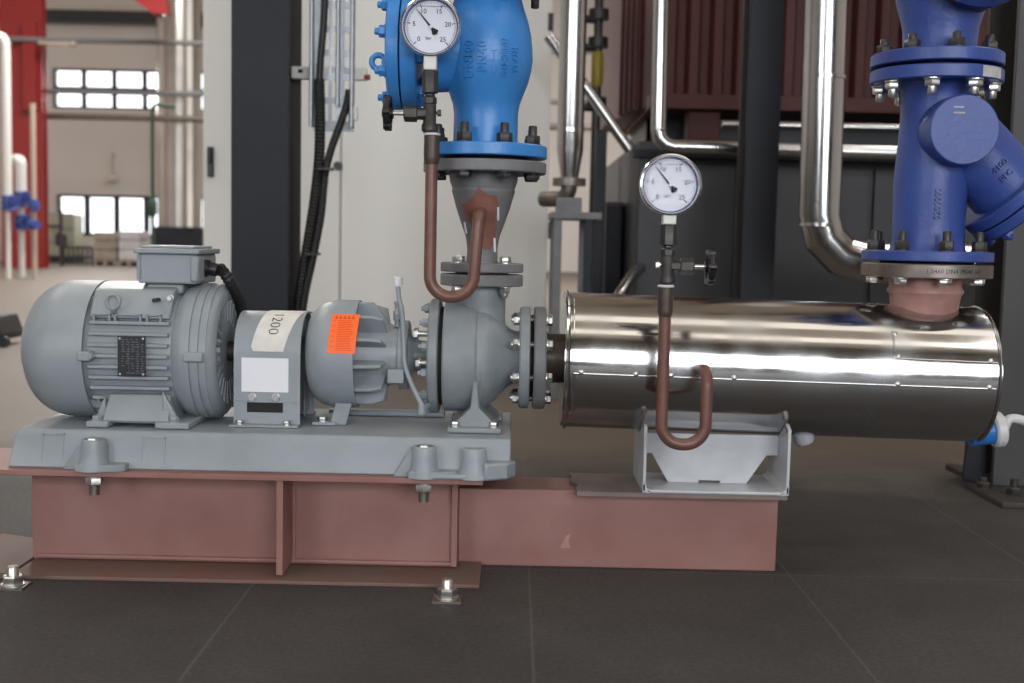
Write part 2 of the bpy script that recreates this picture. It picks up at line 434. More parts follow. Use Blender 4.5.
obj('packing_plate', MB().prism([(.125, -.115), (.51, -.115), (.51, .06), (.118, .06), (.122, .02), (.116, -.02), (.13, -.05), (.123, -.09)], (0, 0, cz1), (1, 0, 0), (0, 1, 0), (0, 0, .008)), 'plate', sf, label='bare brown steel packing plate')
obj('paint_scuff', MB().prism([(0, 0), (.020, .0), (.016, .012), (.019, .028), (.012, .024)], (.098, -.0704, .036), (1, 0, 0), (0, 0, 1), (0, .0006, 0)), 'stub', sf, label='small pale triangular scuff')
# weld beads
b = MB()
b.tube([(x0b, -.114, .013), (x1b, -.114, .013)], .005, 8); b.tube([(sx-.002, -.114, .013), (sx-.002, -.114, ztf)], .004, 8); b.tube([(sx+.015, -.114, .013), (sx+.015, -.114, ztf)], .004, 8)
obj('weld_bead', b, 'primer', sf)

def anchor(x, y, z0, lab):
    t = thing('anchor_bolt', lab, 'anchor bolt', (x, y, z0), 'anchor bolts holding the base frame')
    obj('washer', MB().box(x-.024, x+.024, y-.022, y+.022, z0, z0+.004), 'flangesteel', t)
    bolt(t, 'nut', (x, y, z0+.004), (0, 0, 1), .0175, .017, m='steel')
    obj('stud', MB().lathe([(0, .010), (.030, .010), (.033, .008)], (x, y, z0+.004), (0, 0, 1), 16), 'steel', t)
    return t
a1 = floor_pt(13, 587); a2 = floor_pt(447, 600)
anchor(a1.x, a1.y, 0., 'zinc anchor bolt in the floor at the left end of the red base frame')
anchor(a2.x, a2.y, 0., 'zinc anchor bolt in the floor before the middle of the red base frame')

# ============================================================ pump baseplate
bp = thing('pump_baseplate', 'long grey cast baseplate under the motor and pump, on the red beam', 'baseplate', (-.44, 0, zt))
BT = .257
pr = [(-.182, zt), (-.172, BT-.012), (-.166, BT-.0006), (.166, BT-.0006), (.172, BT-.012), (.182, zt)]
b = MB(); 
xa, xc = -.888, .002
vs = [(xa, y, z) for y, z in pr]+[(xc, y, z) for y, z in pr]
vs = [Vector(v) for v in vs]
for i in (1, 2, 3, 4): vs[i].x += .008
for i in (2, 3): vs[i].y *= .93; vs[i].x += .004
n = len(pr); b.add(vs, [tuple(range(n-1, -1, -1)), tuple(range(n, 2*n))]+[(i, (i+1) % n, n+(i+1) % n, n+i) for i in range(n)])
obj('plate_body', b, 'baseplate', bp, .003)
b = MB().box(-.36, -.13, .07, .09, BT, BT+.012)
obj('drip_rail', b, 'baseplate', bp, .003)
for xp0, xp1, yp0, yp1 in [(40, 62, 434, 461), (140, 164, 438, 463)]:
    b = MB(); p0 = P(xp0, yp1, -.182); p1 = P(xp1, yp0, -.182)
    for q in ((p0.x, p0.x+.0022, p0.z, p1.z), (p1.x-.0022, p1.x, p0.z, p1.z), (p0.x, p1.x, p1.z-.0022, p1.z)):
        b.add([(xx, -.182+(zz_-zt)*.18-.001+dy, zz_) for xx in q[:2] for zz_ in q[2:] for dy in (0, .002)],
            [(0, 1, 3, 2), (4, 6, 7, 5), (0, 4, 5, 1), (2, 3, 7, 6), (0, 2, 6, 4), (1, 5, 7, 3)])
    obj('cast_panel_edge', b, 'baseplate', bp)
def boss(px, h, flange_dir, name='mounting_boss'):
    x = P(px, 460, -.196).x; y = -.190
    b = MB().lathe([(0, .031), (.008, .028), (.018, .0245), (.034, .0225), (h-.003, .0215), (h, .020), (h, .0165), (h-.012, .0165)], (x, y, zt), (0, 0, 1), 28)
    b.box(x-.021, x+.021, y, y+.03, zt, zt+h*.8)
    if flange_dir:
        poly = [(-.026, -.024), (.040, -.022), (.058, -.010), (.058, .02), (-.026, .02)]
        b.prism([(p[0]*flange_dir, p[1]) for p in poly], (x, y, zt), (1, 0, 0), (0, 1, 0), (0, 0, .013))
        b.prism([(0, 0), (-.055, 0), (-.048, .012), (-.028, h*.78), (0, h*.85)], (x, y-.004, zt), (1, 0, 0), (0, 0, 1), (0, .010, 0))
    o_ = obj(name, b, 'baseplate', bp, .002)
    obj('bolt_recess', MB().lathe([(0, .0164), (.0006, .0164)], (x, y, zt+h-.010), (0, 0, 1), 24), 'hole', o_, label='dark recess in the top of the boss')
    return x, y
BX = []
BX.append(boss(93, .056, 1)); BX.append(boss(424, .056, 1)); BX.append(boss(474, .054, 0))
xr = BX[2][0]
obj('lifting_pad', MB().box(BX[1][0], xr+.03, -.215, -.17, zt, zt+.010).prism([(.02, -.028), (.058, -.012), (.075, .02), (.0, .02)], (xr, -.19, zt), (1, 0, 0), (0, 1, 0), (0, 0, .03)), 'baseplate', bp, .004)
for (x, y), lab in ((BX[0], 'zinc bolt through the left boss of the grey baseplate'), (BX[1], 'zinc bolt through the right boss of the grey baseplate')):
    t = thing('foundation_bolt', lab, 'bolt', (x, y, zt-.05), 'bolts clamping the baseplate to the base frame')
    bolt(t, 'bolt_head', (x, y, zt+.0468), (0, 0, 1), .0125, .011, m='steel', washer=False)
    bolt(t, 'nut', (x, y, ztf), (0, 0, -1), .0155, .016, m='steel')
    obj('shank', MB().cyl((x, y, ztf-.034), (x, y, zt+.046), .009, 16), 'flangesteel', t)

# ============================================================ electric motor
MZ = AZ
em = thing('electric_motor', 'grey electric motor with domed fan cover and cooling fins on the baseplate', 'motor', (-.70, 0, BT))
org = (0, 0, MZ); AX = (1, 0, 0)
pf = [(-.912, .004), (-.912, .030)]
for k in range(0, 15):
    a = k/14*PI/2; pf.append((-.822-.090*math.cos(a)**.9, .030+.0995*math.sin(a)**.85))
pf += [(-.775, .1295), (-.775, .125), (-.80, .122)]
obj('fan_cover', MB().lathe(pf, org, AX, 72), 'gray', em)
b = MB()
for k in range(3): b.ring((0, 0, MZ), AX, -.9145, -.9115, .012+.02*k, .018+.02*k, 32)
obj('fan_grille', b, 'gray', em)
# stator housing with cooling fins
b = MB().lathe([(-.80, .108), (-.795, .115), (-.62, .115), (-.61, .11)], org, AX, 64)
def fin(b, z, h=.0062, y0=-.1255, x0=-.766, x1=-.622):
    for s in (-1, 1):
        yy = math.sqrt(max(.001, (.1275)**2-z*z))
        ya, yb = (-yy, -.05) if s < 0 else (.05, yy)
        if s < 0: b.add([(x0, ya, MZ+z-h*.5), (x0, yb, MZ+z-h), (x0, yb, MZ+z+h), (x0, ya, MZ+z+h*.5), (x1, ya, MZ+z-h*.5), (x1+.006, yb, MZ+z-h), (x1+.006, yb, MZ+z+h), (x1, ya, MZ+z+h*.5)],
            [(0, 1, 2, 3), (7, 6, 5, 4), (0, 4, 5, 1), (1, 5, 6, 2), (2, 6, 7, 3), (3, 7, 4, 0)])
        else: b.box(x0, x1, ya, yb, MZ+z-h*.7, MZ+z+h*.7)
obj('stator_housing', b, 'gray', em)
b = MB()
for k in range(8): fin(b, .058-k*.0198)
for s in (-1, 1):
    for k in range(9):
        y = -.07+k*.0175
        if s > 0 and abs(y) < .06: continue
        zz_ = math.sqrt(.125**2-y*y)
        b.box(-.79, -.632, y-.003, y+.003, MZ+s*.07 if s > 0 else MZ-zz_, MZ+zz_ if s > 0 else MZ-.07)
obj('cooling_fin', b, 'gray', em, .0012)
# smooth shoulder blocks
pbl = [(-.109, .066), (-.098, .084), (-.075, .117), (-.03, .129), (.03, .129), (.075, .117), (.098, .084), (.109, .066)]
obj('shoulder_block', MB().prism(pbl, (-.769, 0, MZ), (0, 1, 0), (0, 0, 1), (.147, 0, 0)), 'gray', em, .004)
for zf in (.062, -.088):
    for x0_, x1_ in ((-.760, -.728), (-.722, -.672), (-.664, -.636)):
        yy = -math.sqrt(.125**2-zf**2)-.004; b = MB()
        b.box(x0_, x1_, yy, yy+.03, MZ+zf-.004, MZ+zf-.001); b.box(x0_, x1_, yy, yy+.03, MZ+zf+.009, MZ+zf+.012)
        b.box(x0_, x0_+.004, yy, yy+.03, MZ+zf-.004, MZ+zf+.012); b.box(x1_-.004, x1_, yy, yy+.03, MZ+zf-.004, MZ+zf+.012)
        obj('screw_lug', b, 'gray', em, .001)
# drive end shield: stepped drum and flat vented face
XS0 = P(176, 350, -.128).x; XS1 = P(212, 350, -.125).x
obj('end_shield', MB().lathe([(XS0-.02, .11), (XS0, .1255), (XS0+.008, .1285), (XS0+.022, .1297), (XS0+.0225, .1268), (XS0+.0255, .1268), (XS0+.026, .1290), (XS0+.038, .1290), (XS0+.0385, .1262), (XS0+.0415, .1262), (XS0+.042, .1278), (XS0+.052, .1274), (XS1-.012, .1245), (XS1-.005, .121), (XS1, .114), (XS1+.001, .100), (XS1-.012, .094), (XS1-.016, .066), (XS1-.002, .060), (XS1, .045), (XS1, .022)], org, AX, 72), 'gray', em)
b = MB()
for k in range(24):
    a = 2*PI*k/24
    mt = Matrix.Translation((XS1-.008, 0, MZ)) @ Matrix.Rotation(a, 4, 'X')
    b.box(-.008, .008, -.0035, .0035, .058, .101, mt)
obj('shield_rib', b, 'gray', em)
# side clamp lugs
for px0, px1, py in ((77, 92, 356), (184, 203, 357)):
    p = P((px0+px1)/2, py, -.13); w_ = .012 if px0 < 100 else .018
    obj('clamp_lug', MB().box(p.x-w_, p.x+w_, -.138, -.115, p.z-.009, p.z+.009), 'gray', em, .003)
p = P(95, 356, -.13); bolt(em, 'bolt', (-.758, -.1285, p.z), (0, -1, 0), .006, .008, m='gray')
# eye bolt
p = P(118, 301, -.085)
obj('eye_bolt', MB().tube([(p.x+.0115*math.cos(a), -.112, p.z+.0125*math.sin(a)) for a in [2*PI*k/24 for k in range(24)]], .0036, 8, closed=True).cyl((p.x, -.112, p.z-.012), (p.x, -.10, p.z-.024), .005), 'gray', em)
p = P(157, 300, -.10); obj('earth_terminal', MB().cyl((p.x, -.118, p.z), (p.x, -.09, p.z), .004), 'black', em)
p = P(171, 298, -.10); bolt(em, 'bolt', (p.x, -.10, p.z), (0, -1, 0), .005, .012, m='steel')
# foot
b = MB()
pl = P(104, 426, -.125).x; pr_ = P(166, 426, -.125).x
b.add([(pl-.004, -.128, BT+.010), (pr_+.006, -.128, BT+.010), (pr_+.002, -.104, BT+.058), (pl+.003, -.104, BT+.058), (pl-.004, .128, BT+.010), (pr_+.006, .128, BT+.010), (pr_+.002, .104, BT+.058), (pl+.003, .104, BT+.058)],
      [(0, 1, 2, 3), (7, 6, 5, 4), (0, 4, 5, 1), (1, 5, 6, 2), (2, 6, 7, 3), (3, 7, 4, 0)])
xl = P(86, 430, -.14).x; xr_ = P(189, 430, -.14).x
b.box(xl, xl+.04, -.142, .142, BT, BT+.012); b.box(xr_-.062, xr_, -.142, .142, BT, BT+.012); b.box(xl+.03, xr_-.05, -.12, .12, BT+.006, BT+.014)
b.prism([(0, 0), (.03, 0), (.0, .055)], (xr_-.055, -.118, BT+.012), (1, 0, 0), (0, 0, 1), (0, .012, 0))
b.prism([(0, 0), (-.02, 0), (.0, .045)], (pl, -.118, BT+.012), (1, 0, 0), (0, 0, 1), (0, .012, 0))
obj('mounting_foot', b, 'gray', em, .003)
for x in (xl+.016, xr_-.03): bolt(em, 'bolt', (x, -.128, BT+.012), (0, 0, 1), .009, .009, m='gray')
# terminal box
q0 = P(138, 281, -.07); q1 = P(197, 254, -.07); tzb = q0.z-.004; tzt = P(175, 254, -.07).z
tb = obj('terminal_box', MB().box(q0.x, q1.x, -.07, .07, tzb, tzt).box(q0.x+.012, q1.x-.03, -.055, .055, MZ+.11, tzb).box(q1.x-.012, q1.x+.004, -.075, -.03, tzb+.004, tzt-.002).box(q0.x-.002, q0.x+.006, -.074, .07, tzb+.006, tzt), 'gray', em, .004)
obj('box_lid', MB().box(q0.x-.006, q1.x+.006, -.078, .078, tzt, tzt+.010).box(q0.x+.004, q1.x-.006, -.066, .066, tzt+.010, tzt+.015), 'gray', tb, .003)
g = P(212, 268, -.02)
obj('cable_gland', MB().lathe([(0, .016), (.010, .016), (.010, .0125), (.024, .0125), (.026, .011)], (q1.x, -.02, g.z), (1, -.0, -.15), 12), 'black', tb)
# name plate
n0 = P(118, 376, -.130); n1 = P(145.5, 336.5, -.130)
npz0, npz1 = n0.z, n1.z
npl = obj('nameplate', MB().box(n0.x, n1.x, -.1315, -.1295, npz0, npz1), 'platelabel', em, label='black rating plate with faint print')
b = MB()
for k in range(15):
    zz_ = npz1-.007-k*.0043
    for j in range(5):
        xa_ = n0.x+.006+j*.0088+random.uniform(0, .002)
        if random.random() < .8: b.box(xa_, xa_+random.uniform(.003, .007), -.1320, -.1314, zz_, zz_+.0016)
b.box(n0.x+.020, n0.x+.0205, -.132, -.1314, npz0+.008, npz1-.01); b.box(n0.x+.037, n0.x+.0375, -.132, -.1314, npz0+.008, npz1-.01)
obj('plate_print', b, 'platetext', npl)
for x in (n0.x+.004, n1.x-.004):
    for z in (npz0+.004, npz1-.004): obj('rivet', MB().lathe([(0, .0022), (.001, .0018)], (x, -.1315, z), (0, -1, 0), 10), 'steel', npl)
obj('shaft', MB().cyl((-.56, 0, MZ), (-.50, 0, MZ), .019), 'dsteel', em)

# motor cable
tc_ = thing('motor_cable', 'short black corrugated conduit from the grey terminal box', 'conduit', (-.54, -.02, g.z))
s0 = Vector((q1.x+.0275, -.02, g.z-.004))
pts = spline([s0, P(222, 270, -.01), P(231, 284, .0), P(240, 302, .05), P(247, 325, .12), (-.50, .30, .36), (-.48, .37, .22), (-.46, .41, .05), (-.40, .46, .014), (-.2, .50, .014)])
obj('conduit_body', conduit(MB(), pts, .0115), 'rubber', tc_)

# ============================================================ coupling guard
cg = thing('coupling_guard', 'grey arched sheet coupling guard with white label and 1200 tape', 'guard', (-.48, 0, BT))
gx0, gx1 = P(233.5, 370, -.08).x, P(300, 370, -.08).x
GR = .0785
def archprof(R):
    return [(-R, BT-MZ+.004)]+[(-R*math.cos(a), R*math.sin(a)) for a in [PI*k/28 for k in range(29)]]+[(R, BT-MZ+.004)]
po, pi_ = archprof(GR), archprof(GR-.003)
b = MB()
n = len(po)
vs = [(x, p[0], MZ+p[1]) for x in (gx0, gx1) for p in po+pi_]
fs = []
N2 = 2*n
for i in range(n-1):
    fs += [(i, i+1, N2+i+1, N2+i), (n+i, N2+n+i, N2+n+i+1, n+i+1), (i, n+i, n+i+1, i+1), (N2+i, N2+i+1, N2+n+i+1, N2+n+i)]
fs += [(0, N2, N2+n, n), (n-1, 2*n-1, N2+2*n-1, N2+n-1)]
b.add(vs, fs)
obj('guard_shell', b, 'gray', cg, ang=30)
obj('guard_flange', MB().box(gx0-.004, gx1, -GR-.022, -GR+.002, BT, BT+.004), 'gray', cg, .001); obj('guard_flange', MB().box(gx0-.004, gx1, GR-.002, GR+.022, BT, BT+.004), 'gray', cg, .001)
b = MB()
for x in (gx1-.012, gx0+.010):
    outer = [(p[0]*.965, p[1]*.965) for p in po]
    b.prism([(p[0], p[1]) for p in outer]+[(.03, BT-MZ+.004), (.03, -.0)]+[(.03*math.cos(a), .03*math.sin(a)) for a in [PI*k/10 for k in range(11)]]+[(-.03, BT-MZ+.004)], (x, 0, MZ), (0, 1, 0), (0, 0, 1), (.002, 0, 0))
obj('end_plate', b, 'gray', cg)
c0 = P(247, 412, -GR); c1 = P(283, 403, -GR)
obj('slot', MB().box(c0.x, c1.x, -GR-.0006, -GR+.001, c0.z, c1.z), 'hole', cg, label='dark inspection slot')
l0 = P(241.5, 391.5, -GR); l1 = P(288.5, 358.5, -GR)
obj('label', MB().box(l0.x, l1.x, -GR-.0007, -GR+.001, l0.z, l1.z), 'white', cg, label='blank white rectangular label')
b = MB().box(gx0, gx1, -GR-.0022, -GR, P(265, 402, -GR).z, P(265, 401, -GR).z)
obj('overlap_seam', b, 'gray', cg)
for px in (252.5, 276): 
    p = P(px, 397, -GR); bolt(cg, 'screw', (p.x, -GR, p.z), (0, -1, 0), .0068, .006, m='steel')
for px in (240, 287): 
    p = P(px, 427, -GR-.012); bolt(cg, 'bolt', (p.x, -GR-.012, BT+.004), (0, 0, 1), .0075, .008, m='steel')
def arch(x, th, r=GR): return Vector((x, -r*math.cos(th), MZ+r*math.sin(th)))
b = MB(); xs0 = P(250, 340, -GR).x; nn = 16
vs = []
for i in range(nn+1):
    th = math.radians(6+i/nn*104); sh = i/nn*.038
    xl_, xr2 = xs0+sh*.75+(.006 if i == 0 else 0), xs0+.061+sh
    for r in (GR+.0003, GR+.0012): vs += [arch(xl_, th, r), arch(xr2, th, r)]
fs = []
for i in range(nn): a = 4*i; c = a+4; fs += [(a+2, a+3, c+3, c+2), (a, c, c+1, a+1), (a, a+2, c+2, c), (a+1, c+1, c+3, a+3)]
fs += [(0, 1, 3, 2), (4*nn, 4*nn+2, 4*nn+3, 4*nn+1)]
tp = obj('tape_label', MB().add(vs, fs), 'tape', cg, label='paper tape marked 1200 in handwriting')
text('handwriting', '1200', .029, lambda x, y, z: arch(xs0+.042+y*.95-.1*x, math.radians(50)-(x)/GR*1.0, GR+.0016+z), 'ink', tp, ext=.0003, bold=-.0006)

# ============================================================ centrifugal pump
pu = thing('centrifugal_pump', 'grey centrifugal pump with ribbed bearing housing and orange sticker', 'pump', (-.2, 0, BT))
pf = [(-.386, .046), (-.385, .058), (-.382, .070), (-.376, .082), (-.366, .0915), (-.352, .0985), (-.334, .1025), (-.290, .1025), (-.290, .0985), (-.335, .0985), (-.35, .09)]
obj('bearing_shell', MB().lathe(pf, org, AX, 72), 'gray', pu)
b = MB().lathe([(-.345, .060), (-.232, .060), (-.228, .057), (-.212, .057)], org, AX, 48)
b.lathe([(-.214, .060), (-.213, .066), (-.196, .066), (-.195, .060), (-.195, .03)], org, AX, 48)
b.lathe([(-.198, .046), (-.185, .030), (-.150, .026)], org, AX, 32)
p = P(396, 376, -.075); b.box(p.x-.015, p.x+.015, -.085, -.03, p.z-.013, p.z+.013)
obj('bearing_bracket', b, 'gray', pu, .002)
for k in range(12):
    a = math.radians(21+30*k)
    mt = Matrix.Translation((0, 0, MZ)) @ Matrix.Rotation(-a, 4, 'X')
    b = MB(); h = .0035
    pp = [(-.300, .050), (-.300, .098), (-.262, .098), (-.240, .092), (-.232, .050)]
    if k in (2,): pp = [(-.30, .05), (-.30, .101), (-.262, .101), (-.232, .058)]
    vs = [mt @ Vector((x, -r, s*h)) for s in (-1, 1) for x, r in pp]; n = len(pp)
    b.add(vs, [tuple(range(n-1, -1, -1)), tuple(range(n, 2*n))]+[(i, (i+1) % n, n+(i+1) % n, n+i) for i in range(n)])
    obj('rib', b, 'gray', pu, .002)
# support foot
b = MB(); fx = P(335, 424, -.04).x
b.prism([(0, 0), (.020, .085), (.052, .085), (.030, .0)], (fx-.008, -.05, BT+.0), (1, 0, 0), (0, 0, 1), (0, .010, 0))
b.prism([(0, 0), (.030, .09), (.036, .09), (.008, .0)], (fx-.008, -.045, BT), (1, 0, 0), (0, 0, 1), (0, .09, 0))
b.box(fx-.04, fx+.004, -.06, .06, BT, BT+.006)
obj('support_foot', b, 'gray', pu, .0015)
bolt(pu, 'bolt', (fx-.022, -.045, BT+.006), (0, 0, 1), .010, .009, m='steel')
# casing cover flange
b = MB().lathe([(-.155, .03), (-.155, .106), (-.152, .109), (-.138, .109), (-.136, .106), (-.136, .05)], org, AX, 64)
obj('casing_cover', b, 'graycast', pu)
obj('gasket_gap', MB().lathe([(-.137, .094), (-.127, .094)], org, AX, 48), 'hole', pu)
bolt_circle(pu, 'bolt', (0, 0, MZ), AX, -.155, .094, 12, .0085, .011, .006, m='gray', a0=.26, sign=-1, only=lambda p: p.y < .04)
for px, py in ((416, 333), (418, 362)):
    p = P(px, py, -.03); obj('stud', MB().cyl((p.x, -.045, p.z), (-.152, -.045, p.z), .0058, 14), 'steel', pu); bolt(pu, 'nut', (p.x+.006, -.045, p.z), (-1, 0, 0), .011, .010, m='steel')
pf = [(-.128, .06), (-.128, .102), (-.125, .1045), (-.070, .1045), (-.066, .1015), (-.064, .099), (-.052, .098), (-.043, .094), (-.033, .085), (-.024, .074), (-.014, .063), (-.004, .054), (.006, .050), (.014, .050)]
b = MB().lathe(pf, org, AX, 72)
DX = -.060
dz = [P(482, y_, -.0785).z for y_ in (287, 275.2, 273, 263.6)]
b.lathe([(0, .062), (.02, .055), (.04, .049), (.075, .046), (dz[0]-.384, .046)], (DX, 0, .385), (0, 0, 1), 40)
obj('volute_casing', b, 'graycast', pu)
# swelling of the volute
b = MB().tube([Vector((-.075+.02*0, 0.0, MZ))+Vector((.012, math.sin(a)*.082, math.cos(a)*.082)) for a in [PI*.15+k*PI*1.7/28 for k in range(29)]], lambda i: .014+.016*(1-i/28), 16)
obj('volute_bulge', b, 'graycast', pu)
# pump foot
b = MB(); f0 = P(447, 433, -.11).x; f1 = P(501, 433, -.11).x
for ya, yb in ((-.118, -.04), (.04, .118)): b.box(f0, f1, ya, yb, BT, BT+.010)
b.prism([(-.045, 0), (.045, 0), (.022, .022), (.008, .036), (.004, .085), (-.004, .085), (-.008, .036), (-.022, .022)], ((f0+f1)/2-.0, -.1, BT+.008), (1, 0, 0), (0, 0, 1), (0, .2, 0))
obj('pump_foot', b, 'graycast', pu, .003)
for x in (f0+.014, f1-.014): bolt(pu, 'bolt', (x, -.100, BT+.010), (0, 0, 1), .0095, .010, m='steel')
# suction flange
b = MB().lathe([(.014, .04), (.014, .094), (.017, .097), (.032, .097), (.034, .094), (.034, .04)], org, AX, 64)
obj('suction_flange', b, 'graycast', pu)
bolt_circle(pu, 'bolt', (0, 0, MZ), AX, .014, .080, 8, .0105, .012, .004, m='steel', a0=PI/8, sign=-1)
# discharge flange
dz = [P(482, y_, -.0785).z for y_ in (287, 275.2, 273, 263.6)]
FT = dz[1]-dz[0]
obj('discharge_flange', MB().lathe([(0, .04), (0, .0765), (.002, .0785), (FT-.002, .0785), (FT, .0765), (FT, .04)], (DX, 0, dz[0]), (0, 0, 1), 56), 'grayflange', pu)
bolt_circle(pu, 'bolt', (DX, 0, 0), (0, 0, 1), dz[0], .0625, 4, .011, .013, .008, m='steel', a0=PI/4, sign=-1)
# orange sticker wrapped on the shell
def shell(x, z, r=.1025): return Vector((x, -math.sqrt(r*r-(z-MZ)**2), z))
s0_ = P(329, 353, -.1); s1_ = P(357, 315.5, -.095)
vs = []; nn = 8
for i in range(nn+1):
    z = s0_.z+(s1_.z-s0_.z)*i/nn; sh = .004*i/nn
    for r in (.1027, .1036): vs += [shell(s0_.x-.003+sh, z, r), shell(s0_.x+.0475+sh, z, r)]
fs = []
for i in range(nn): a = 4*i; c = a+4; fs += [(a+2, a+3, c+3, c+2), (a, c, c+1, a+1), (a, a+2, c+2, c), (a+1, c+1, c+3, a+3)]
fs += [(0, 1, 3, 2), (4*nn, 4*nn+2, 4*nn+3, 4*nn+1)]
st = obj('warning_sticker', MB().add(vs, fs), 'orange', pu, label='orange warning sticker with a row of triangles')
b = MB()
H_ = s1_.z-s0_.z
def spt(u, v, r=.1039):
    return shell(s0_.x-.003+.0505*u+.004*v*(1-u), s0_.z+H_*v, r)
for k in range(5):
    u0 = .12+k*.165
    b.add([spt(u0, .885), spt(u0+.13, .885), spt(u0+.065, .975), spt(u0, .885, .1034), spt(u0+.13, .885, .1034), spt(u0+.065, .975, .1034)], [(0, 1, 2), (5, 4, 3), (0, 3, 4, 1), (1, 4, 5, 2), (2, 5, 3, 0)])
def line(u0, u1, v, h=.012):
    b.add([spt(u0, v), spt(u1, v), spt(u1, v+h), spt(u0, v+h), spt(u0, v, .1034), spt(u1, v, .1034), spt(u1, v+h, .1034), spt(u0, v+h, .1034)], [(0, 1, 2, 3), (7, 6, 5, 4), (0, 4, 5, 1), (1, 5, 6, 2), (2, 6, 7, 3), (3, 7, 4, 0)])
for k in range(18):
    line(.28, .9-.12*random.random(), .83-k*.044)
    if k % 3 == 0: line(.06, .2, .83-k*.044)
obj('sticker_print', b, 'orangeink', st)
# oil filling tube
tp_ = [P(398, 287, -.02), P(399, 298, -.025), P(402, 312, -.045), P(404, 345, -.07), P(405, 365, -.075), P(412, 385, -.085), P(423, 408, -.10), P(423.5, 411, -.10)]
pc = pu
obj('oil_tube', MB().tube(spline(tp_, 8), .0045, 12), 'gray', pc)
p = P(398, 300, -.02)
obj('vent_plug', MB().lathe([(0, .006), (.012, .006), (.012, .0085), (.030, .0085), (.030, .006), (.042, .006), (.042, .0075), (.048, .0075)], (p.x, -.02, MZ+.055), (0, 0, 1), 12).cyl((p.x+.002, -.02, MZ+.09), (p.x+.002, -.045, MZ+.075), .006, 10), 'gray', pc)
obj('sight_cap', MB().lathe([(0, .0085), (.014, .0085), (.016, .006)], (p.x, -.02, P(398, 285, -.02).z), (0, 0, 1), 12), 'white', pc, label='small white vent cap')
p = P(423, 409, -.10); obj('drain_nut', MB().lathe([(0, .008), (.016, .008)], (p.x-.002, -.105, p.z-.008), (0, 0, 1), 6).cyl((p.x, -.105, p.z), (-.152, -.105+.04, p.z+.004), .005, 10), 'gray', pc)

# ============================================================ reducer above the pump
dz = [P(482, y_, -.0785).z for y_ in (287, 275.2, 273, 263.6)]
rd = thing('pipe_reducer', 'grey conical pipe reducer with bare red patch between pump and blue valve', 'reducer', (DX, 0, .54))
FT = dz[3]-dz[2]
obj('lower_flange', MB().lathe([(0, .03), (0, .0765), (.002, .0785), (FT-.002, .0785), (FT, .0765), (FT, .03)], (DX, 0, dz[2]), (0, 0, 1), 56), 'grayflange', rd)
obj('gasket', MB().lathe([(0, .05), (dz[2]-dz[1]-.001, .05)], (DX, 0, dz[1]+.0005), (0, 0, 1), 32), 'plate', rd)
bolt_circle(rd, 'bolt', (DX, 0, 0), (0, 0, 1), dz[3], .0625, 4, .011, .012, m='steel', a0=PI/4)
zr = lambda py: P(485, py, 0).z
VB = P(485, 170, -.115).z
prof = [(dz[3]-.003, .030), (dz[3]+.012, .0295), (zr(250), .0285), (zr(243), .030), (zr(236), .0325), (zr(222), .042), (zr(208), .051), (zr(199), .0555), (zr(193.5), .0585), (zr(192), .0595), (zr(190.5), .0595), (zr(189), .0585), (zr(182), .0635), (zr(178), .0645), (VB+.004, .066)]
obj('reducer_cone', MB().lathe(prof, (DX, 0, 0), (0, 0, 1), 56), 'grayflange', rd)
# bare primer patch on the cone
def rprof(z):
    for (za, ra), (zb, rb) in zip(prof, prof[1:]):
        if za <= z <= zb: return ra+(rb-ra)*(z-za)/(zb-za)
    return prof[-1][1]
out = [(479, 186), (483, 192), (488, 195), (497, 196), (499, 206), (495, 219), (497, 230), (493, 245), (489, 250), (483, 250), (475, 238), (471, 225), (463, 214), (462, 205), (470, 199), (474, 195)]
cen = (481, 215); vs = []; rings = 5
def proj(px, py, e):
    q = P(px, py, -.05); x = q.x-DX; r = rprof(q.z)+e
    return Vector((q.x, -math.sqrt(max(r*r-x*x, 1e-6)), q.z))
rings = 8; out2 = []
for i in range(len(out)):
    a, c = out[i], out[(i+1) % len(out)]; out2 += [a, ((a[0]+c[0])/2, (a[1]+c[1])/2)]
vs.append(proj(*cen, .0009)); nO = len(out2)
for j in range(1, rings+1):
    for o_ in out2: vs.append(proj(cen[0]+(o_[0]-cen[0])*j/rings, cen[1]+(o_[1]-cen[1])*j/rings, .0009))
fs = [(0, 1+k, 1+(k+1) % nO) for k in range(nO)]
for j in range(rings-1): fs += [(1+j*nO+k, 1+(j+1)*nO+k, 1+(j+1)*nO+(k+1) % nO, 1+j*nO+(k+1) % nO) for k in range(nO)]
obj('primer_patch', MB().add(vs, fs), 'rustpatch', rd, label='bare red primer patch')
b = MB()
b.tube([proj(498, y, .001) for y in (207, 213, 220)], .0022, 8); b.tube([proj(494+k*.3, y, .001) for k, y in enumerate((238, 244, 252))], .0022, 8); b.tube([proj(464+k*.9, y, .001) for k, y in enumerate((222, 228, 233))], .002, 8)
obj('paint_drip', b, 'white', rd)
VB = P(485, 170, -.115).z; VT = P(485, 157, -.115).z
obj('upper_flange', MB().lathe([(0, .06), (0, .1135), (.002, .1155), (VT-VB-.004, .1155), (VT-VB-.002, .1135), (VT-VB-.002, .06)], (DX+.002, 0, VB), (0, 0, 1), 72), 'grayflange', rd)
VX = P(485.5, 148, 0).x; z0v_ = P(485, 154, -.115).z
bolt_circle(rd, 'bolt', (VX, 0, 0), (0, 0, 1), VB, .095, 8, .0145, .012, m='dsteel', a0=PI/8, sign=-1)
obj('gasket', MB().lathe([(0, .08), (z0v_-VT+.003, .08)], (VX, 0, VT-.002), (0, 0, 1), 48), 'hole', rd)

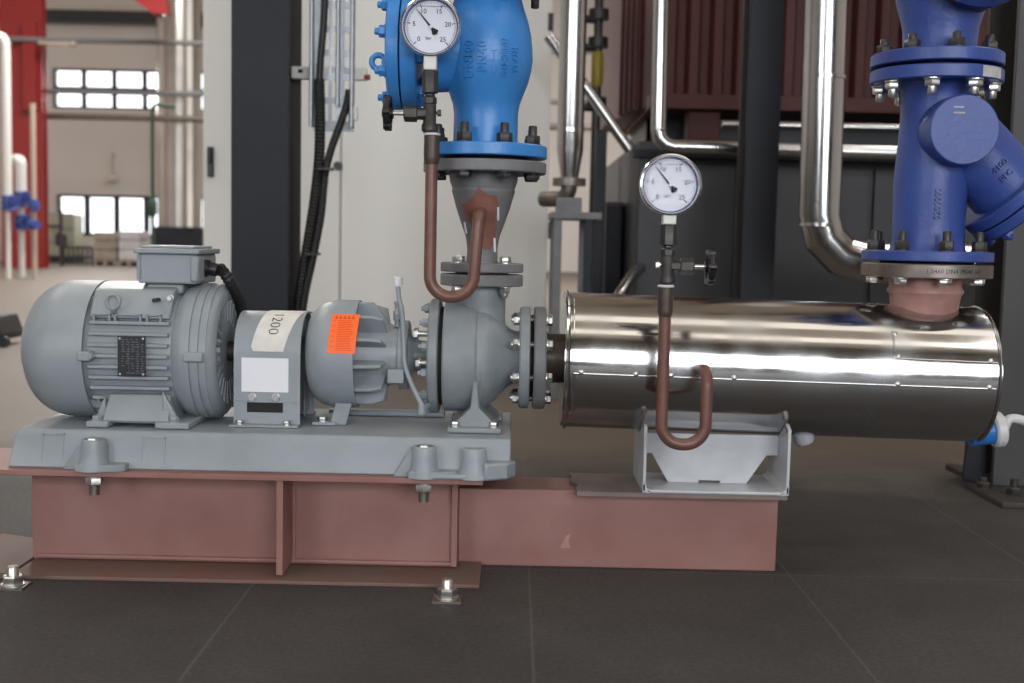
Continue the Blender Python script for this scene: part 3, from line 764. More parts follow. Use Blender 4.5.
# ============================================================ blue check valve
cv = thing('check_valve', 'bright blue cast check valve with raised DN100 lettering above the pump', 'valve', (VX, 0, VT))
z0v, z1v = P(485, 154, -.115).z, P(485, 141, -.115).z
obj('bottom_flange', MB().lathe([(0, .05), (0, .114), (.002, .116), (z1v-z0v-.002, .116), (z1v-z0v, .114), (z1v-z0v, .05)], (VX, 0, z0v), (0, 0, 1), 72), 'blue', cv)
bolt_circle(cv, 'stud_nut', (VX, 0, 0), (0, 0, 1), z1v, .095, 8, .0145, .018, .018, m='dsteel', a0=PI/8)
vc = P(486, 60, 0)
VXB = P(487, 60, 0).x
prof_v = [(z1v-.004, .062), (z1v+.006, .0605), (zr(118), .060), (zr(112), .0605), (zr(104), .063), (zr(95), .069), (zr(84), .077), (zr(72), .083), (zr(60), .0855), (zr(48), .0845), (zr(36), .082), (zr(22), .076), (zr(10), .068), (zr(0), .063), (zr(-8), .0605), (zr(-22), .060)]
b = MB().lathe(prof_v, (VXB, 0, 0), (0, 0, 1), 64)
BZ = P(400, 52, 0).z
b.lathe([(0, .070), (.05, .070), (.075, .072), (.11, .074)], (VXB, 0, BZ), (-1, 0, 0), 48)
obj('valve_body', b, 'blue', cv)
fx0 = P(404.5, 55, 0).x; fx1 = P(420, 55, 0).x; fx2 = P(390.5, 55, 0).x; fx3 = P(403, 55, 0).x
obj('bonnet_flange', MB().lathe([(0, .06), (0, .105), (.002, .107), (fx1-fx0-.002, .107), (fx1-fx0, .105), (fx1-fx0, .07)], (fx0, 0, BZ), (1, 0, 0), 64), 'blue', cv)
bon = obj('bonnet_cover', MB().lathe([(0, .0), (0, .102), (.003, .107), (fx3-fx2, .107), (fx3-fx2, .08)], (fx2, 0, BZ), (1, 0, 0), 64), 'blue', cv)
obj('gasket', MB().lathe([(-.003, .09), (.003, .09)], ((fx0+fx3)/2, 0, BZ), (1, 0, 0), 40), 'hole', cv)
bolt_circle(cv, 'bonnet_bolt', (fx2, 0, BZ), (-1, 0, 0), 0, .090, 8, .0115, .012, .008, m='blue', a0=.25)
bolt_circle(cv, 'bonnet_bolt', (fx1, 0, BZ), (1, 0, 0), 0, .090, 8, .0115, .012, .006, m='blue', a0=.25)
p = P(378.5, 62, -.03)
obj('lifting_eye', MB().tube([(p.x+.0125*math.cos(a), -.03, p.z+.0125*math.sin(a)) for a in [2*PI*k/28 for k in range(28)]], .0055, 10, closed=True).cyl((p.x+.012, -.03, p.z), (fx2+.002, -.03, p.z), .008, 14).lathe([(0, .014), (.012, .014)], (fx2-.012, -.03, p.z), (1, 0, 0), 6), 'blue', cv)
# cast lettering, reads upward on the front of the belly
def vprof(z):
    for (za, ra), (zb, rb) in zip(prof_v, prof_v[1:]):
        if za <= z <= zb: return ra+(rb-ra)*(z-za)/(zb-za)
    return .06
def vsurf(px, py):
    cx = P(px, py, -.075)
    def fn(x, y, z):
        X = cx.x-y; Z = cx.z+x
        r = vprof(Z)+z; d = X-VXB
        return Vector((X, -math.sqrt(max(r*r-d*d, 1e-5)), Z))
    return fn
for s, size, px, py, sp in (('DN100', .0205, 469, 59, 1.12), ('PN40', .0225, 482.5, 56.5, 1.12), ('G12400NN', .0135, 505, 57, 1.05), ('YT-AEH', .0125, 515.5, 59, 1.05)):
    text('cast_lettering', s, size, vsurf(px, py), 'blue', cv, ext=.0034, spacing=sp, bold=.0005)
fn = vsurf(494, 60); b = MB()
def slab(pts):
    a = [fn(x, y, .0034) for x, y in pts]; c = [fn(x, y, -.001) for x, y in pts]; n = len(pts)
    b.add(a+c, [tuple(range(n)), tuple(range(2*n-1, n-1, -1))]+[(i, n+i, n+(i+1) % n, (i+1) % n) for i in range(n)])
slab([(-.024, -.001), (.016, -.001), (.016, .001), (-.024, .001)]); slab([(.016, -.005), (.027, 0), (.016, .005)])
obj('flow_arrow', b, 'blue', cv)
# top flange, mostly above the frame
zt0 = zr(-14)
obj('top_flange', MB().lathe([(0, .05), (0, .116), (.022, .116), (.022, .05)], (VXB, 0, zt0), (0, 0, 1), 64), 'blue', cv)
bolt_circle(cv, 'stud_nut', (VXB, 0, 0), (0, 0, 1), zt0, .095, 8, .0145, .014, .018, m='dsteel', a0=PI/8, sign=-1)

# ============================================================ gauges with siphon tubes
def gauge_set(px, pyc, R, Y, side, tubepts, tr, where, name_tail, ptop, pv, pbot):
    """pyc: pixel row of the dial; ptop..pbot rows of the fittings"""
    c = P(px, pyc, Y); x = c.x
    zq = lambda py: P(px, py, Y).z
    xf = lambda py: P(px, py, Y).x
    # siphon tube
    t = thing('siphon_tube', where[0], 'tube', tubepts[-1], 'siphon tubes under the gauges')
    obj('tube_bend', MB().tube(tubepts, tr, 18), 'tube', t)
    top = tubepts[0]
    obj('socket', MB().lathe([(0, tr*1.02), (.006, tr*1.25), (.012, tr*1.28), (.05, tr*1.28), (.052, tr*1.1)], top-Vector((0, 0, .008)), (0, 0, 1), 24), 'burnt', t, label='dark scorched socket')
    zs = top.z+.044
    # needle valve
    v = thing('gauge_valve', where[1], 'valve', (x, Y, zs), 'needle valves under the gauges')
    obj('seal_tape', MB().lathe([(-.001, tr*1.3), (.0015, tr*1.42), (.003, tr*1.2)], (top.x, Y, zs), (0, 0, 1), 20), 'white', v, label='white thread seal tape')
    zv = zq(pv); zt_ = zq(ptop)
    obj('valve_body', MB().lathe([(0, .010), (.004, .014), (.014, .014), (.018, .0115), (zv-zs+.012, .0115), (zv-zs+.016, .0095)], (x, Y, zs+.003), (0, 0, 1), 18).lathe([(0, .011), (.022, .011), (.022, .015), (.044, .015), (.046, .009)], (x, Y, zv), (side, 0, 0), 6), 'dsteel', v, .001)
    obj('bleed_screw', MB().cyl((x, Y, zv+.002), (x-side*.018, Y, zv+.002), .003, 10).lathe([(0, .006), (.006, .006)], (x-side*.014, Y, zv+.002), (-side, 0, 0), 6), 'dsteel' if side < 0 else 'steel', v)
    obj('spindle', MB().cyl((x+side*.044, Y, zv), (x+side*.08, Y, zv), .004, 12), 'steel', v)
    wx = x+side*.074
    wb = MB()
    wb.tube([(wx, Y+.0245*math.cos(a), zv+.0245*math.sin(a)) for a in [2*PI*k/32 for k in range(32)]], .0065, 12, closed=True)
    for k in range(3):
        a = 2*PI*k/3+.4; wb.cyl((wx, Y, zv), (wx, Y+.024*math.cos(a), zv+.024*math.sin(a)), .005, 10)
    wb.lathe([(-.010, .010), (.008, .010), (.010, .007)], (wx, Y, zv), (side, 0, 0), 16)
    for k in range(6):
        a = 2*PI*k/6; wb.lathe([(-.006, .0075), (.006, .0075)], (wx, Y+.026*math.cos(a), zv+.026*math.sin(a)), (side, 0, 0), 12)
    obj('handwheel', wb, 'black', v)
    zn = zv+.014
    obj('coupling_nut', MB().lathe([(0, .0085), (.004, .0125), (.014, .0125), (.017, .009), (.021, .009), (.022, .0145), (zt_-zn-.004, .0145), (zt_-zn, .011)], (x, Y, zn), (0, 0, 1), 6), 'dsteel', v, .0008)
    # gauge
    g = thing('pressure_gauge', where[2], 'gauge', (x, Y, zt_), 'round pressure gauges')
    obj('stem', MB().box(x-.0115, x+.0115, Y-.0115, Y+.0115, zt_-.001, c.z-R+.004).cyl((x, Y, zt_-.012), (x, Y, zt_), .006, 12), 'whitepaint', g, .002, label='pale square gauge stem')
    o3 = (x, Y+.005, c.z); A = (0, -1, 0)
    obj('case', MB().lathe([(-.018, 0), (-.018, R*.82), (-.014, R*.92), (.0005, R*.92)], o3, A, 56), 'steel', g)
    obj('bezel', MB().lathe([(.002, R*.9), (.002, R*.97), (.006, R), (.016, R), (.020, R*.975), (.021, R*.93), (.019, R*.895), (.012, R*.88), (.010, R*.88), (.002, R*.9)], o3, A, 72, cap=False), 'chrome', g)
    yf = .0045
    d = obj('dial', MB().lathe([(.001, 0), (.001, R*.9), (yf, R*.9), (yf, 0)], o3, A, 56), 'dial', g)
    obj('dial_shade_ring', MB().ring(o3, A, yf, .0105, R*.845, R*.885, 64), 'dialshade', g, label='dark blue ring painted as shade round the dial')  # ring coloured as the shadow round the inside of the bezel
    def dp(r, a, h=.0006): return Vector((x+r*math.cos(a), Y+.005-yf-h, c.z+r*math.sin(a)))
    tb_ = MB()
    for k in range(51):
        a = math.radians(225-270*k/50); big = k % 10 == 0
        r0, r1, w2 = R*.80, R*(.68 if big else (.735 if k % 5 == 0 else .755)), (.0007 if big else .00028)
        tt = Vector((-math.sin(a), 0, math.cos(a)))*w2
        q = [dp(r0, a)+tt, dp(r1, a)+tt, dp(r1, a)-tt, dp(r0, a)-tt]; q2 = [v_+Vector((0, .0006, 0)) for v_ in q]
        tb_.add(q+q2, [(0, 1, 2, 3), (7, 6, 5, 4), (0, 4, 5, 1), (1, 5, 6, 2), (2, 6, 7, 3), (3, 7, 4, 0)])
    obj('scale_mark', tb_, 'ink', d)
    for k, s in enumerate(('0', '5', '10', '15', '20', '25')):
        a = math.radians(225-270*k/5); q = dp(R*.555, a)
        text('numeral', s, R*.215, lambda X_, Y_, Z_, q=q: Vector((q.x+X_, q.y-Z_, q.z+Y_)), 'ink', d, ext=.0002)
    q = dp(R*.36, math.radians(258)); text('unit_mark', 'bar', R*.15, lambda X_, Y_, Z_, q=q: Vector((q.x+X_, q.y-Z_, q.z+Y_)), 'ink', d, ext=.0002)
    na = math.radians(130); ux_ = Vector((math.cos(na), 0, math.sin(na))); uy_ = Vector((-math.sin(na), 0, math.cos(na)))
    ob = Vector((x, Y+.005-yf-.003, c.z))
    obj('needle', MB().prism([(-R*.08, -.0018), (R*.74, -.0004), (R*.74, .0004), (-R*.08, .0018)], ob, ux_, uy_, (0, .0006, 0)).prism([(-R*.06, -.002), (-R*.06, .002), (-R*.24, .0065), (-R*.30, -.001), (-R*.24, -.0065)], ob, ux_, uy_, (0, .0006, 0)), 'ink', g)
    obj('needle_hub', MB().lathe([(0, .0032), (.002, .0032), (.003, .002)], (x, Y+.005-yf-.002, c.z), A, 16), 'white', g)
    obj('fill_line', MB().box(x-R*.52, x+R*.52, Y+.005-yf-.0012, Y+.005-yf-.0004, c.z+R*.655, c.z+R*.667), 'dsteel', g, label='thin liquid level line near the top')
    obj('front_glass', MB().lathe([(.0125, 0), (.0125, R*.885), (.0145, R*.885), (.0145, 0)], o3, A, 56), 'glass', g)

Yg = -.136
def vx(px, py, Y): return P(px, py, Y)
xL = P(431, 200, Yg).x
tL = [Vector((xL, Yg, P(431, 160, Yg).z)), Vector((xL, Yg, P(431, 200, Yg).z)), Vector((xL, Yg, P(431, 296.5, Yg).z)), Vector((P(472, 296.5, Yg).x, Yg, P(478, 296.5, Yg).z+.0)), Vector((P(478.5, 240, Yg).x, Yg, P(478, 214, Yg).z)), Vector((P(481, 214, -.04).x, -.03, P(481, 212, -.04).z))]
tL[3].z = tL[2].z
tubeL = path(tL, [.001, .042, .042, .02], 14)
gauge_set(431, 27, .0540, Yg, -1, tubeL, .0109,
    ('rust-red siphon tube looping below the left gauge into the grey reducer', 'dark needle valve with black handwheel on its left under the left gauge', 'round chrome pressure gauge in front of the bright blue valve'),
    '', 70, 114, 130)
Yr = -.205
xR_ = P(664.5, 330, Yr).x; xR2 = P(706.5, 400, Yr).x
tk = lambda px, py, Y: P(px, py, Y)
tR = [Vector((xR_, Yr, P(664, 312, Yr).z)), Vector((xR_, Yr, P(664, 340, Yr).z)), Vector((xR_, Yr, P(664, 444, Yr).z)), Vector((xR2, Yr, P(664, 444, Yr).z)), Vector((xR2, Yr, P(705, 370, Yr).z)), Vector((P(698, 371, -.12).x, -.10, P(698, 371, -.12).z))]
tubeR = path(tR, [.001, .036, .036, .03], 14)
gauge_set(670, 185, .0535, Yr, 1, tubeR, .0106,
    ('rust-red siphon tube looping below the right gauge into the steel vessel', 'dark needle valve with black handwheel on its right under the right gauge', 'round chrome pressure gauge above the stainless steel vessel'),
    '', 224, 266, 283)

# ============================================================ stainless vessel
tv = thing('insulated_vessel', 'horizontal stainless steel clad vessel beside the pump on a grey saddle', 'vessel', (.5, 0, .255))
T0 = Vector((.096, 0, .3855)); T1 = Vector((.886, 0, .3728)); TA = (T1-T0).normalized(); TR = .1282; TL = (T1-T0).length
def tp3(t, ang, r=TR):
    e2 = Vector((TA.z, 0, -TA.x)) * -1   # up-ish
    e2 = (Vector((0, 0, 1))-TA*TA.z).normalized()
    return T0+TA*t+(Vector((0, -1, 0))*math.cos(ang)+e2*math.sin(ang))*r
obj('jacket', MB().lathe([(.012, TR), (.2, TR), (.4, TR), (.6, TR), (TL-.008, TR)], T0, TA, 128, cap=False), 'stainless', tv)
obj('end_cap', MB().lathe([(.016, TR-.002), (0, TR-.001), (0, TR-.006), (.003, .05), (.003, .0)], T0, TA, 96, cap=False), 'stainless', tv)
obj('end_cap', MB().lathe([(TL-.016, TR-.002), (TL, TR-.001), (TL, TR-.006), (TL-.003, .05), (TL-.003, .0)], T0, TA, 96, cap=False), 'stainless', tv)
obj('rim_band', MB().tube([T0+TA*.006+(Vector((0, -1, 0))*math.cos(a)+Vector((0, 0, 1))*math.sin(a))*(TR+.0005) for a in [2*PI*k/96 for k in range(96)]], .004, 8, closed=True), 'stainless', tv)
obj('rim_band', MB().tube([T0+TA*.017+(Vector((0, -1, 0))*math.cos(a)+Vector((0, 0, 1))*math.sin(a))*(TR-.0008) for a in [2*PI*k/96 for k in range(96)]], .0022, 8, closed=True), 'stainless', tv)
obj('rim_band', MB().tube([T0+TA*(TL-.004)+(Vector((0, -1, 0))*math.cos(a)+Vector((0, 0, 1))*math.sin(a))*(TR+.0005) for a in [2*PI*k/96 for k in range(96)]], .003, 8, closed=True), 'stainless', tv)
# overlapping seam on the front: the upper sheet laps over the lower one
sa = math.radians(-5.5)
b = MB(); vs = []; na_ = 24
for i in range(na_+1):
    a = sa+(math.radians(62)-sa)*i/na_
    for t in (.014, TL-.008):
        vs += [tp3(t, a, TR-.0005), tp3(t, a, TR+.0012)]
fs = []
for i in range(na_): a = 4*i; c = a+4; fs += [(a+1, c+1, c+3, a+3), (a, a+2, c+2, c), (a, c, c+1, a+1), (a+2, a+3, c+3, c+2)]
fs += [(0, 1, 3, 2), (4*na_, 4*na_+2, 4*na_+3, 4*na_+1)]
obj('lap_sheet', MB().add(vs, fs), 'stainless', tv)
obj('seam_lip', MB().tube([tp3(.016, sa, TR+.001), tp3(TL-.012, sa, TR+.001)], .0021, 10), 'stainless', tv)
for px in (581, 636, 671, 734, 898, 990):
    t = (P(px, 380, -TR).x-T0.x)/TA.x
    c = tp3(t, sa+.02, TR+.0012); nrm = (tp3(t, sa, 1)-tp3(t, sa, 0)).normalized()
    obj('screw', MB().lathe([(0, .0046), (.002, .0044), (.0035, .002)], c, nrm, 12), 'steel', tv)
# access patch at the right end
pa = [(P(894, 322, -.08), P(898, 346, -.1), P(1000, 354, -.1))]
t0 = (P(896, 346, -.12).x-T0.x)/TA.x
aa0, aa1 = math.radians(16), math.radians(40)
obj('patch_seam', MB().tube([tp3(t0-.003, aa0+(aa1-aa0)*(1-k/10), TR+.0012) for k in range(11)]+[tp3(t0+(TL-.01-t0)*k/10, aa0-.01*k/10, TR+.0012) for k in range(1, 11)], .0017, 8), 'stainless', tv)
for t, a in ((t0+.004, aa0+.03), (TL-.022, aa0+.02), (t0+.002, aa1-.04)):
    c = tp3(t, a, TR+.001); nrm = (tp3(t, a, 1)-tp3(t, a, 0)).normalized()
    obj('screw', MB().lathe([(0, .0042), (.002, .004), (.0032, .002)], c, nrm, 12), 'steel', tv)
# inlet
obj('inlet_flange', MB().lathe([(.041, .03), (.041, .095), (.044, .0975), (.061, .0975), (.064, .095), (.064, .03)], org, AX, 64), 'grayflange', tv)
obj('inlet_stub', MB().lathe([(.06, .052), (.07, .047), (.108, .047)], org, AX, 40), 'burnt', tv)
bolt_circle(tv, 'bolt', (0, 0, MZ), AX, .064, .080, 8, .0105, .012, m='steel', a0=PI/8)
obj('gasket', MB().lathe([(.0345, .075), (.041, .075)], org, AX, 40), 'hole', tv)
ax_, e1_, e2_ = frame(AX)
for k in range(8):
    a = PI/8+2*PI*k/8; c = Vector((0, 0, MZ))+(e1_*math.cos(a)+e2_*math.sin(a))*.080
    obj('flange_stud', MB().cyl(c+Vector((.03, 0, 0)), c+Vector((.045, 0, 0)), .006, 10), 'flangesteel', tv)
# siphon connection
c = P(699, 371, -TR); obj('siphon_port', MB().lathe([(0, .018), (.004, .017), (.004, .012)], (c.x, -TR+.004, c.z), (0, -1, .0), 24), 'burnt', tv)
# outlet
SX = P(925, 290, 0).x
zf0 = P(925, 277, 0).z; zf1 = P(925, 263.5, 0).z
obj('outlet_stub', MB().lathe([(.44, .058), (.478, .0595), (.500, .0618), (.515, .064), (.523, .0655), (.528, .0695), (.533, .0695), (.539, .066), (.548, .067), (zf0, .066)], (SX, 0, 0), (0, 0, 1), 48), 'stub', tv, label='pink primed outlet pipe stub')
of = obj('outlet_flange', MB().lathe([(0, .06), (0, .117), (.002, .119), (zf1-zf0-.002, .119), (zf1-zf0, .117), (zf1-zf0, .06)], (SX, 0, zf0), (0, 0, 1), 72), 'flangesteel', tv)
def fl_text(x, y, z): 
    a = x/.1192+.12; r = .1192+z
    return Vector((SX+r*math.sin(a), -r*math.cos(a), (zf0+zf1)/2+y))
text('stamped_mark', '1.0460 DN4 PN40 16T', .0115, fl_text, 'dsteel', of, ext=.0003)
bolt_circle(tv, 'bolt', (SX, 0, 0), (0, 0, 1), zf0, .100, 8, .0125, .012, m='steel', a0=0, sign=-1)
# drain nozzle
c = P(808, 440, -.03); obj('drain_nozzle', MB().lathe([(-.05, .019), (.008, .019), (.015, .015), (.018, 0)], (c.x-.004, -.01, c.z+.004), (.35, 0, -1), 28), 'mount', tv, label='pale capped drain nozzle')

# ============================================================ saddle
sd = thing('vessel_saddle', 'light grey U-shaped saddle bracket under the stainless vessel', 'saddle', (.37, -.05, cz1+.008))
sz = cz1+.0084; yA, yB = -.118, .05
xa, xb = .244, .512
stop = lambda x: None
zt_s = .268
def upright(x, d):
    poly = [(yA, 0), (yA, zt_s-sz+.008), (-.095, zt_s-sz+.017)]+[(y_, 0.3788-math.sqrt(.1302**2-y_*y_)-sz) for y_ in (-.085, -.07, -.05, -.03, -.01, .01, .03, .05)]+[(yB, 0)]
    return MB().prism(poly, (x, 0, sz), (0, 1, 0), (0, 0, 1), (d, 0, 0))
obj('base_strip', MB().box(xa+.008, xb-.008, yA, yB, sz, sz+.006), 'mount', sd, .002)
obj('upright', upright(xa, .006), 'mount', sd, .0015); obj('upright', upright(xb-.006, .006), 'mount', sd, .0015)
for s, xx in ((1, xa), (-1, xb)):
    b = MB().prism([(0, .016), (.006*s, .016), (.008*s, .009), (.014*s, .006), (.014*s, 0), (.008*s, .0), (.002*s, .005)], (xx, yA, sz), (1, 0, 0), (0, 0, 1), (0, yB-yA, 0))
    obj('bend', b, 'mount', sd)
wz0, wz1 = sz+.006, .254
wx0, wx1 = xa+.006, xb-.006
c45 = .028
poly = [(wx0, wz0+.055), (wx0, wz1), (wx1, wz1), (wx1, wz0+.055), (wx1-.022, wz0+.055), (wx1-.058, wz0), (wx1-.108, wz0), (wx1-.108, wz0+.005), (wx1-.148, wz0+.005), (wx1-.148, wz0), (wx0+.050, wz0), (wx0+.018, wz0+.055)]
nseg = 20; arc = []
xm = (wx0+wx1)/2
obj('web_plate', MB().prism(poly, (0, -.045, 0), (1, 0, 0), (0, 0, 1), (0, .008, 0)), 'mount', sd, .001)
obj('weld_bead', MB().tube([(xa+.003, -.11, zt_s+.006), (xa+.003, -.095, zt_s+.013)], .005, 8).tube([(xb-.003, -.11, zt_s+.004), (xb-.003, -.095, zt_s+.011)], .006, 8), 'plate', sd)

# ============================================================ dark blue strainer
ys = thing('y_strainer', 'dark blue cast Y-strainer standing on the vessel outlet', 'strainer', (SX, 0, zf1))
zs0, zs1 = P(925, 261, 0).z, P(925, 251, 0).z
obj('gasket', MB().lathe([(0, .085), (zs0-zf1+.002, .085)], (SX, 0, zf1-.001), (0, 0, 1), 48), 'hole', ys)
obj('lower_flange', MB().lathe([(0, .05), (0, .117), (.002, .119), (zs1-zs0-.002, .119), (zs1-zs0, .117), (zs1-zs0, .05)], (SX, 0, zs0), (0, 0, 1), 72), 'navy', ys)
bolt_circle(ys, 'stud_nut', (SX, 0, 0), (0, 0, 1), zs1, .100, 8, .0135, .019, .018, m='dsteel', a0=0)
zu0, zu1 = P(935, 75.5, -.119).z, P(935, 62, -.119).z
obj('upper_flange', MB().lathe([(0, .05), (0, .117), (.002, .119), (zu1-zu0-.002, .119), (zu1-zu0, .117), (zu1-zu0, .05)], (SX, 0, zu0), (0, 0, 1), 72), 'navy', ys)
uf = [o for o in C.objects][-1]
b = MB(); vs = []
for i in range(9):
    a = math.radians(22+i*3.3)
    for r in (.1186, .1197):
        for z in (zu0+.002, zu1-.002): vs.append((SX+r*math.sin(a), -r*math.cos(a), z))
fs = []
for i in range(8): a = 4*i; c = a+4; fs += [(a+2, c+2, c+3, a+3), (a, a+1, c+1, c), (a, c, c+2, a+2), (a+1, a+3, c+3, c+1)]
fs += [(0, 2, 3, 1), (32, 33, 35, 34)]
obj('scuffed_patch', MB().add(vs, fs), 'navyscuff', ys, label='scraped whitish patch on the flange rim')
bolt_circle(ys, 'bolt', (SX, 0, 0), (0, 0, 1), zu0, 0.099, 8, .0145, .015, .014, m='steel', a0=PI/8, sign=-1)
zc_ = lambda py: P(930, py, 0).z
prof_s = [(zs1-.004, .072), (zs1+.004, .068), (zc_(240), .066), (zc_(222), .0655), (zc_(200), .066), (zc_(185), .067), (zc_(165), .065), (zc_(140), .062), (zc_(120), .0605), (zc_(100), .0605), (zu0-.006, .064), (zu0+.002, .072)]
b = MB().lathe(prof_s, (SX, 0, 0), (0, 0, 1), 56)
bo = Vector((SX+.015, 0, zc_(120))); bd = Vector((.72, 0, -.69)).normalized()
b.lathe([(0, .072), (.09, .072), (.15, .071), (.176, .072)], bo, bd, 56)
obj('strainer_body', b, 'navy', ys)
# cored hump joining body and branch
dc = P(967, 129, -.115)
obj('side_boss', MB().lathe([(0, .066), (.05, .064), (.085, .063), (.098, .0625), (.1, .0605)], (dc.x, -.005, dc.z), (0, -1, 0), 56), 'navy', ys)
obj('branch_flange', MB().lathe([(.176, .05), (.176, .101), (.178, .103), (.196, .103), (.198, .101), (.198, .05)], bo, bd, 56), 'navy', ys)
obj('branch_cover', MB().lathe([(.201, .05), (.201, .101), (.203, .103), (.220, .103), (.224, .098), (.224, .0)], bo, bd, 56), 'navy', ys)
bolt_circle(ys, 'cover_bolt', bo, bd, .224, .086, 8, .0115, .012, .006, m='navy', a0=.2)
def ssurf(px, py):
    c = P(px, py, -.066)
    def fn(x, y, z):
        X = c.x-y; Z = c.z+x; r = .0665+z
        return Vector((X, -math.sqrt(max(r*r-(X-SX)**2, 1e-5)), Z))
    return fn
text('cast_lettering', '0200000', .0165, ssurf(938, 204), 'navy', ys, ext=.0030)
def bsurf(du, dv):
    e_in = Vector((0, -1, 0)); e_v = bd.cross(e_in).normalized()
    if e_v.z < 0: e_v = -e_v
    # along branch u (right-down), across v (up-right); letters read up-right
    def fn(x, y, z):
        u = du-y; v = dv+x; r = .0725+z
        return bo+bd*u+e_v*v+e_in*math.sqrt(max(r*r-v*v, 1e-5))
    return fn
text('cast_lettering', '4100', .016, bsurf(.122, -.005), 'navy', ys, ext=.0030); text('cast_lettering', 'PFC', .016, bsurf(.143, -.008), 'navy', ys, ext=.0030)
b = MB()
q = P(965, 116, -.1)
for z, w2 in ((.010, .014), (0, .016)): b.box(dc.x-.022, dc.x-.022+w2*1.3, dc.y-.0005+.0095, dc.y+.0095+.0005, dc.z+.028+z, dc.z+.031+z)
obj('stencil_mark', b, 'navyscuff', ys)

# ============================================================ dark blue shut-off valve above
sv = thing('shutoff_valve', 'dark blue flanged shut-off valve bolted on top of the strainer', 'valve', (SX, 0, zu1))
zl0, zl1 = P(935, 58, -.119).z, P(935, 44.7, -.119).z
obj('gasket', MB().lathe([(0, .09), (zl0-zu1+.001, .09)], (SX, 0, zu1-.0005), (0, 0, 1), 40), 'hole', sv)
obj('bottom_flange', MB().lathe([(0, .05), (0, .117), (.002, .119), (zl1-zl0-.002, .119), (zl1-zl0, .117), (zl1-zl0, .05)], (SX, 0, zl0), (0, 0, 1), 72), 'navy', sv)
bolt_circle(sv, 'stud_nut', (SX, 0, 0), (0, 0, 1), zl1, 0.099, 8, .0145, .016, .012, m='dsteel', a0=PI/8+PI/8)
zb = P(935, -60, 0).z
obj('valve_body', MB().lathe([(zl1-.003, .070), (zl1+.01, .0655), (zl1+.05, .068), (zl1+.10, .082), (zl1+.16, .09), (zb+.08, .08)], (SX+.004, 0, 0), (0, 0, 1), 56), 'navy', sv)
vd = Vector((.10, -.72, .42)).normalized(); vo = Vector((SX+.02, -.02, P(950, -30, -.1).z))
obj('bonnet_flange', MB().lathe([(0, .08), (.04, .08), (.05, .105), (.07, .105), (.07, .08)], vo, vd, 56), 'navy', sv)
obj('bonnet_cover', MB().lathe([(.073, .08), (.073, .105), (.093, .105), (.097, .1), (.11, .05), (.16, .04)], vo, vd, 56), 'navy', sv)
bolt_circle(sv, 'bonnet_bolt', vo, vd, .05, .09, 8, .0115, .012, .006, m='dsteel', a0=.3, sign=-1)

# ============================================================ plug with cable at the vessel end
cp = thing('cable_plug', 'blue and white cable plug with white cable under the right vessel end', 'plug', P(992, 432, -.02))
q = P(985, 431, -.02); d_ = Vector((.9, -.0, .12)).normalized()
obj('plug_body', MB().lathe([(-.03, .026), (.012, .026), (.014, .029)], q, d_, 32), 'bright', cp)
obj('plug_collar', MB().lathe([(.012, .030), (.016, .034), (.030, .034), (.034, .029), (.036, .018), (.04, .012)], q, d_, 32), 'cable', cp)
c0 = q+d_*.036
obj('cable', MB().tube(spline([c0, P(1010, 419, -.02), P(1024, 421, -.02), P(1040, 432, .0), P(1058, 470, .05), P(1064, 518, .1)]), .0088, 14), 'cable', cp)

# ============================================================ columns
def i_column(name, lab, x0, x1, y0, depth, tf, tw, z1, m='blacksteel', mw='darkweb', group='dark steel columns'):
    t = thing(name, lab, 'column', ((x0+x1)/2, y0+depth/2, 0), group)
    obj('front_flange', MB().box(x0, x1, y0, y0+tf, 0, z1), m, t, .002)
    obj('rear_flange', MB().box(x0, x1, y0+depth-tf, y0+depth, 0, z1), mw, t, .002)
    xm_ = (x0+x1)/2; obj('web', MB().box(xm_-tw/2, xm_+tw/2, y0+tf, y0+depth-tf, 0, z1), mw, t)
    obj('base_plate', MB().box(x0-.04, x1+.04, y0-.04, y0+depth+.04, 0, .012), mw, t)
    return t
Yc = 1.62
i_column('steel_column', 'wide black steel column behind the motor, before the pale cabinet', P(231, 150, Yc).x, P(289, 150, Yc).x, Yc, .22, .016, .012, ZC)
Yp = 1.95
i_column('steel_column', 'slim blue-black steel post rising behind the vessel, right of the round gauge', P(745.5, 150, Yp).x, P(779, 150, Yp).x, Yp, .15, .016, .012, ZC)
rc = thing('steel_column', 'dark steel column with gusset and base plate at the right edge', 'column', (1.32, .8, 0), 'dark steel columns')
cxl = P(1003, 480, .55).x
Yq = .72; xq = P(996, 420, Yq).x
obj('front_flange', MB().box(xq, xq+.2, Yq, Yq+.014, .014, ZC), 'columngray', rc, .002)
obj('web', MB().box(xq+.09, xq+.102, Yq+.014, Yq+.18, .014, ZC), 'blacksteel', rc)
obj('rear_flange', MB().box(xq-.0, xq+.2, Yq+.18, Yq+.194, .014, ZC), 'darkweb', rc)
obj('base_plate', MB().box(xq-.056, xq+.3, Yq-.20, Yq+.03, 0, .014).box(xq-.01, xq+.3, Yq, Yq+.3, 0, .013), 'darkweb', rc, .002)
gp = [(0, 0), (-.054, 0), (-.052, .06), (-.044, .11), (-.03, .145), (0, .16)]
obj('gusset', MB().prism(gp, (xq, Yq+.05, .014), (1, 0, 0), (0, 0, 1), (0, .012, 0)), 'blacksteel', rc)
bolt(rc, 'anchor_nut', (xq+.012, Yq-.10, .014), (0, 0, 1), .018, .018, .02, m='dsteel')
bolt(rc, 'anchor_nut', (xq-.035, Yq-.03, .014), (0, 0, 1), .016, .016, .012, m='dsteel')

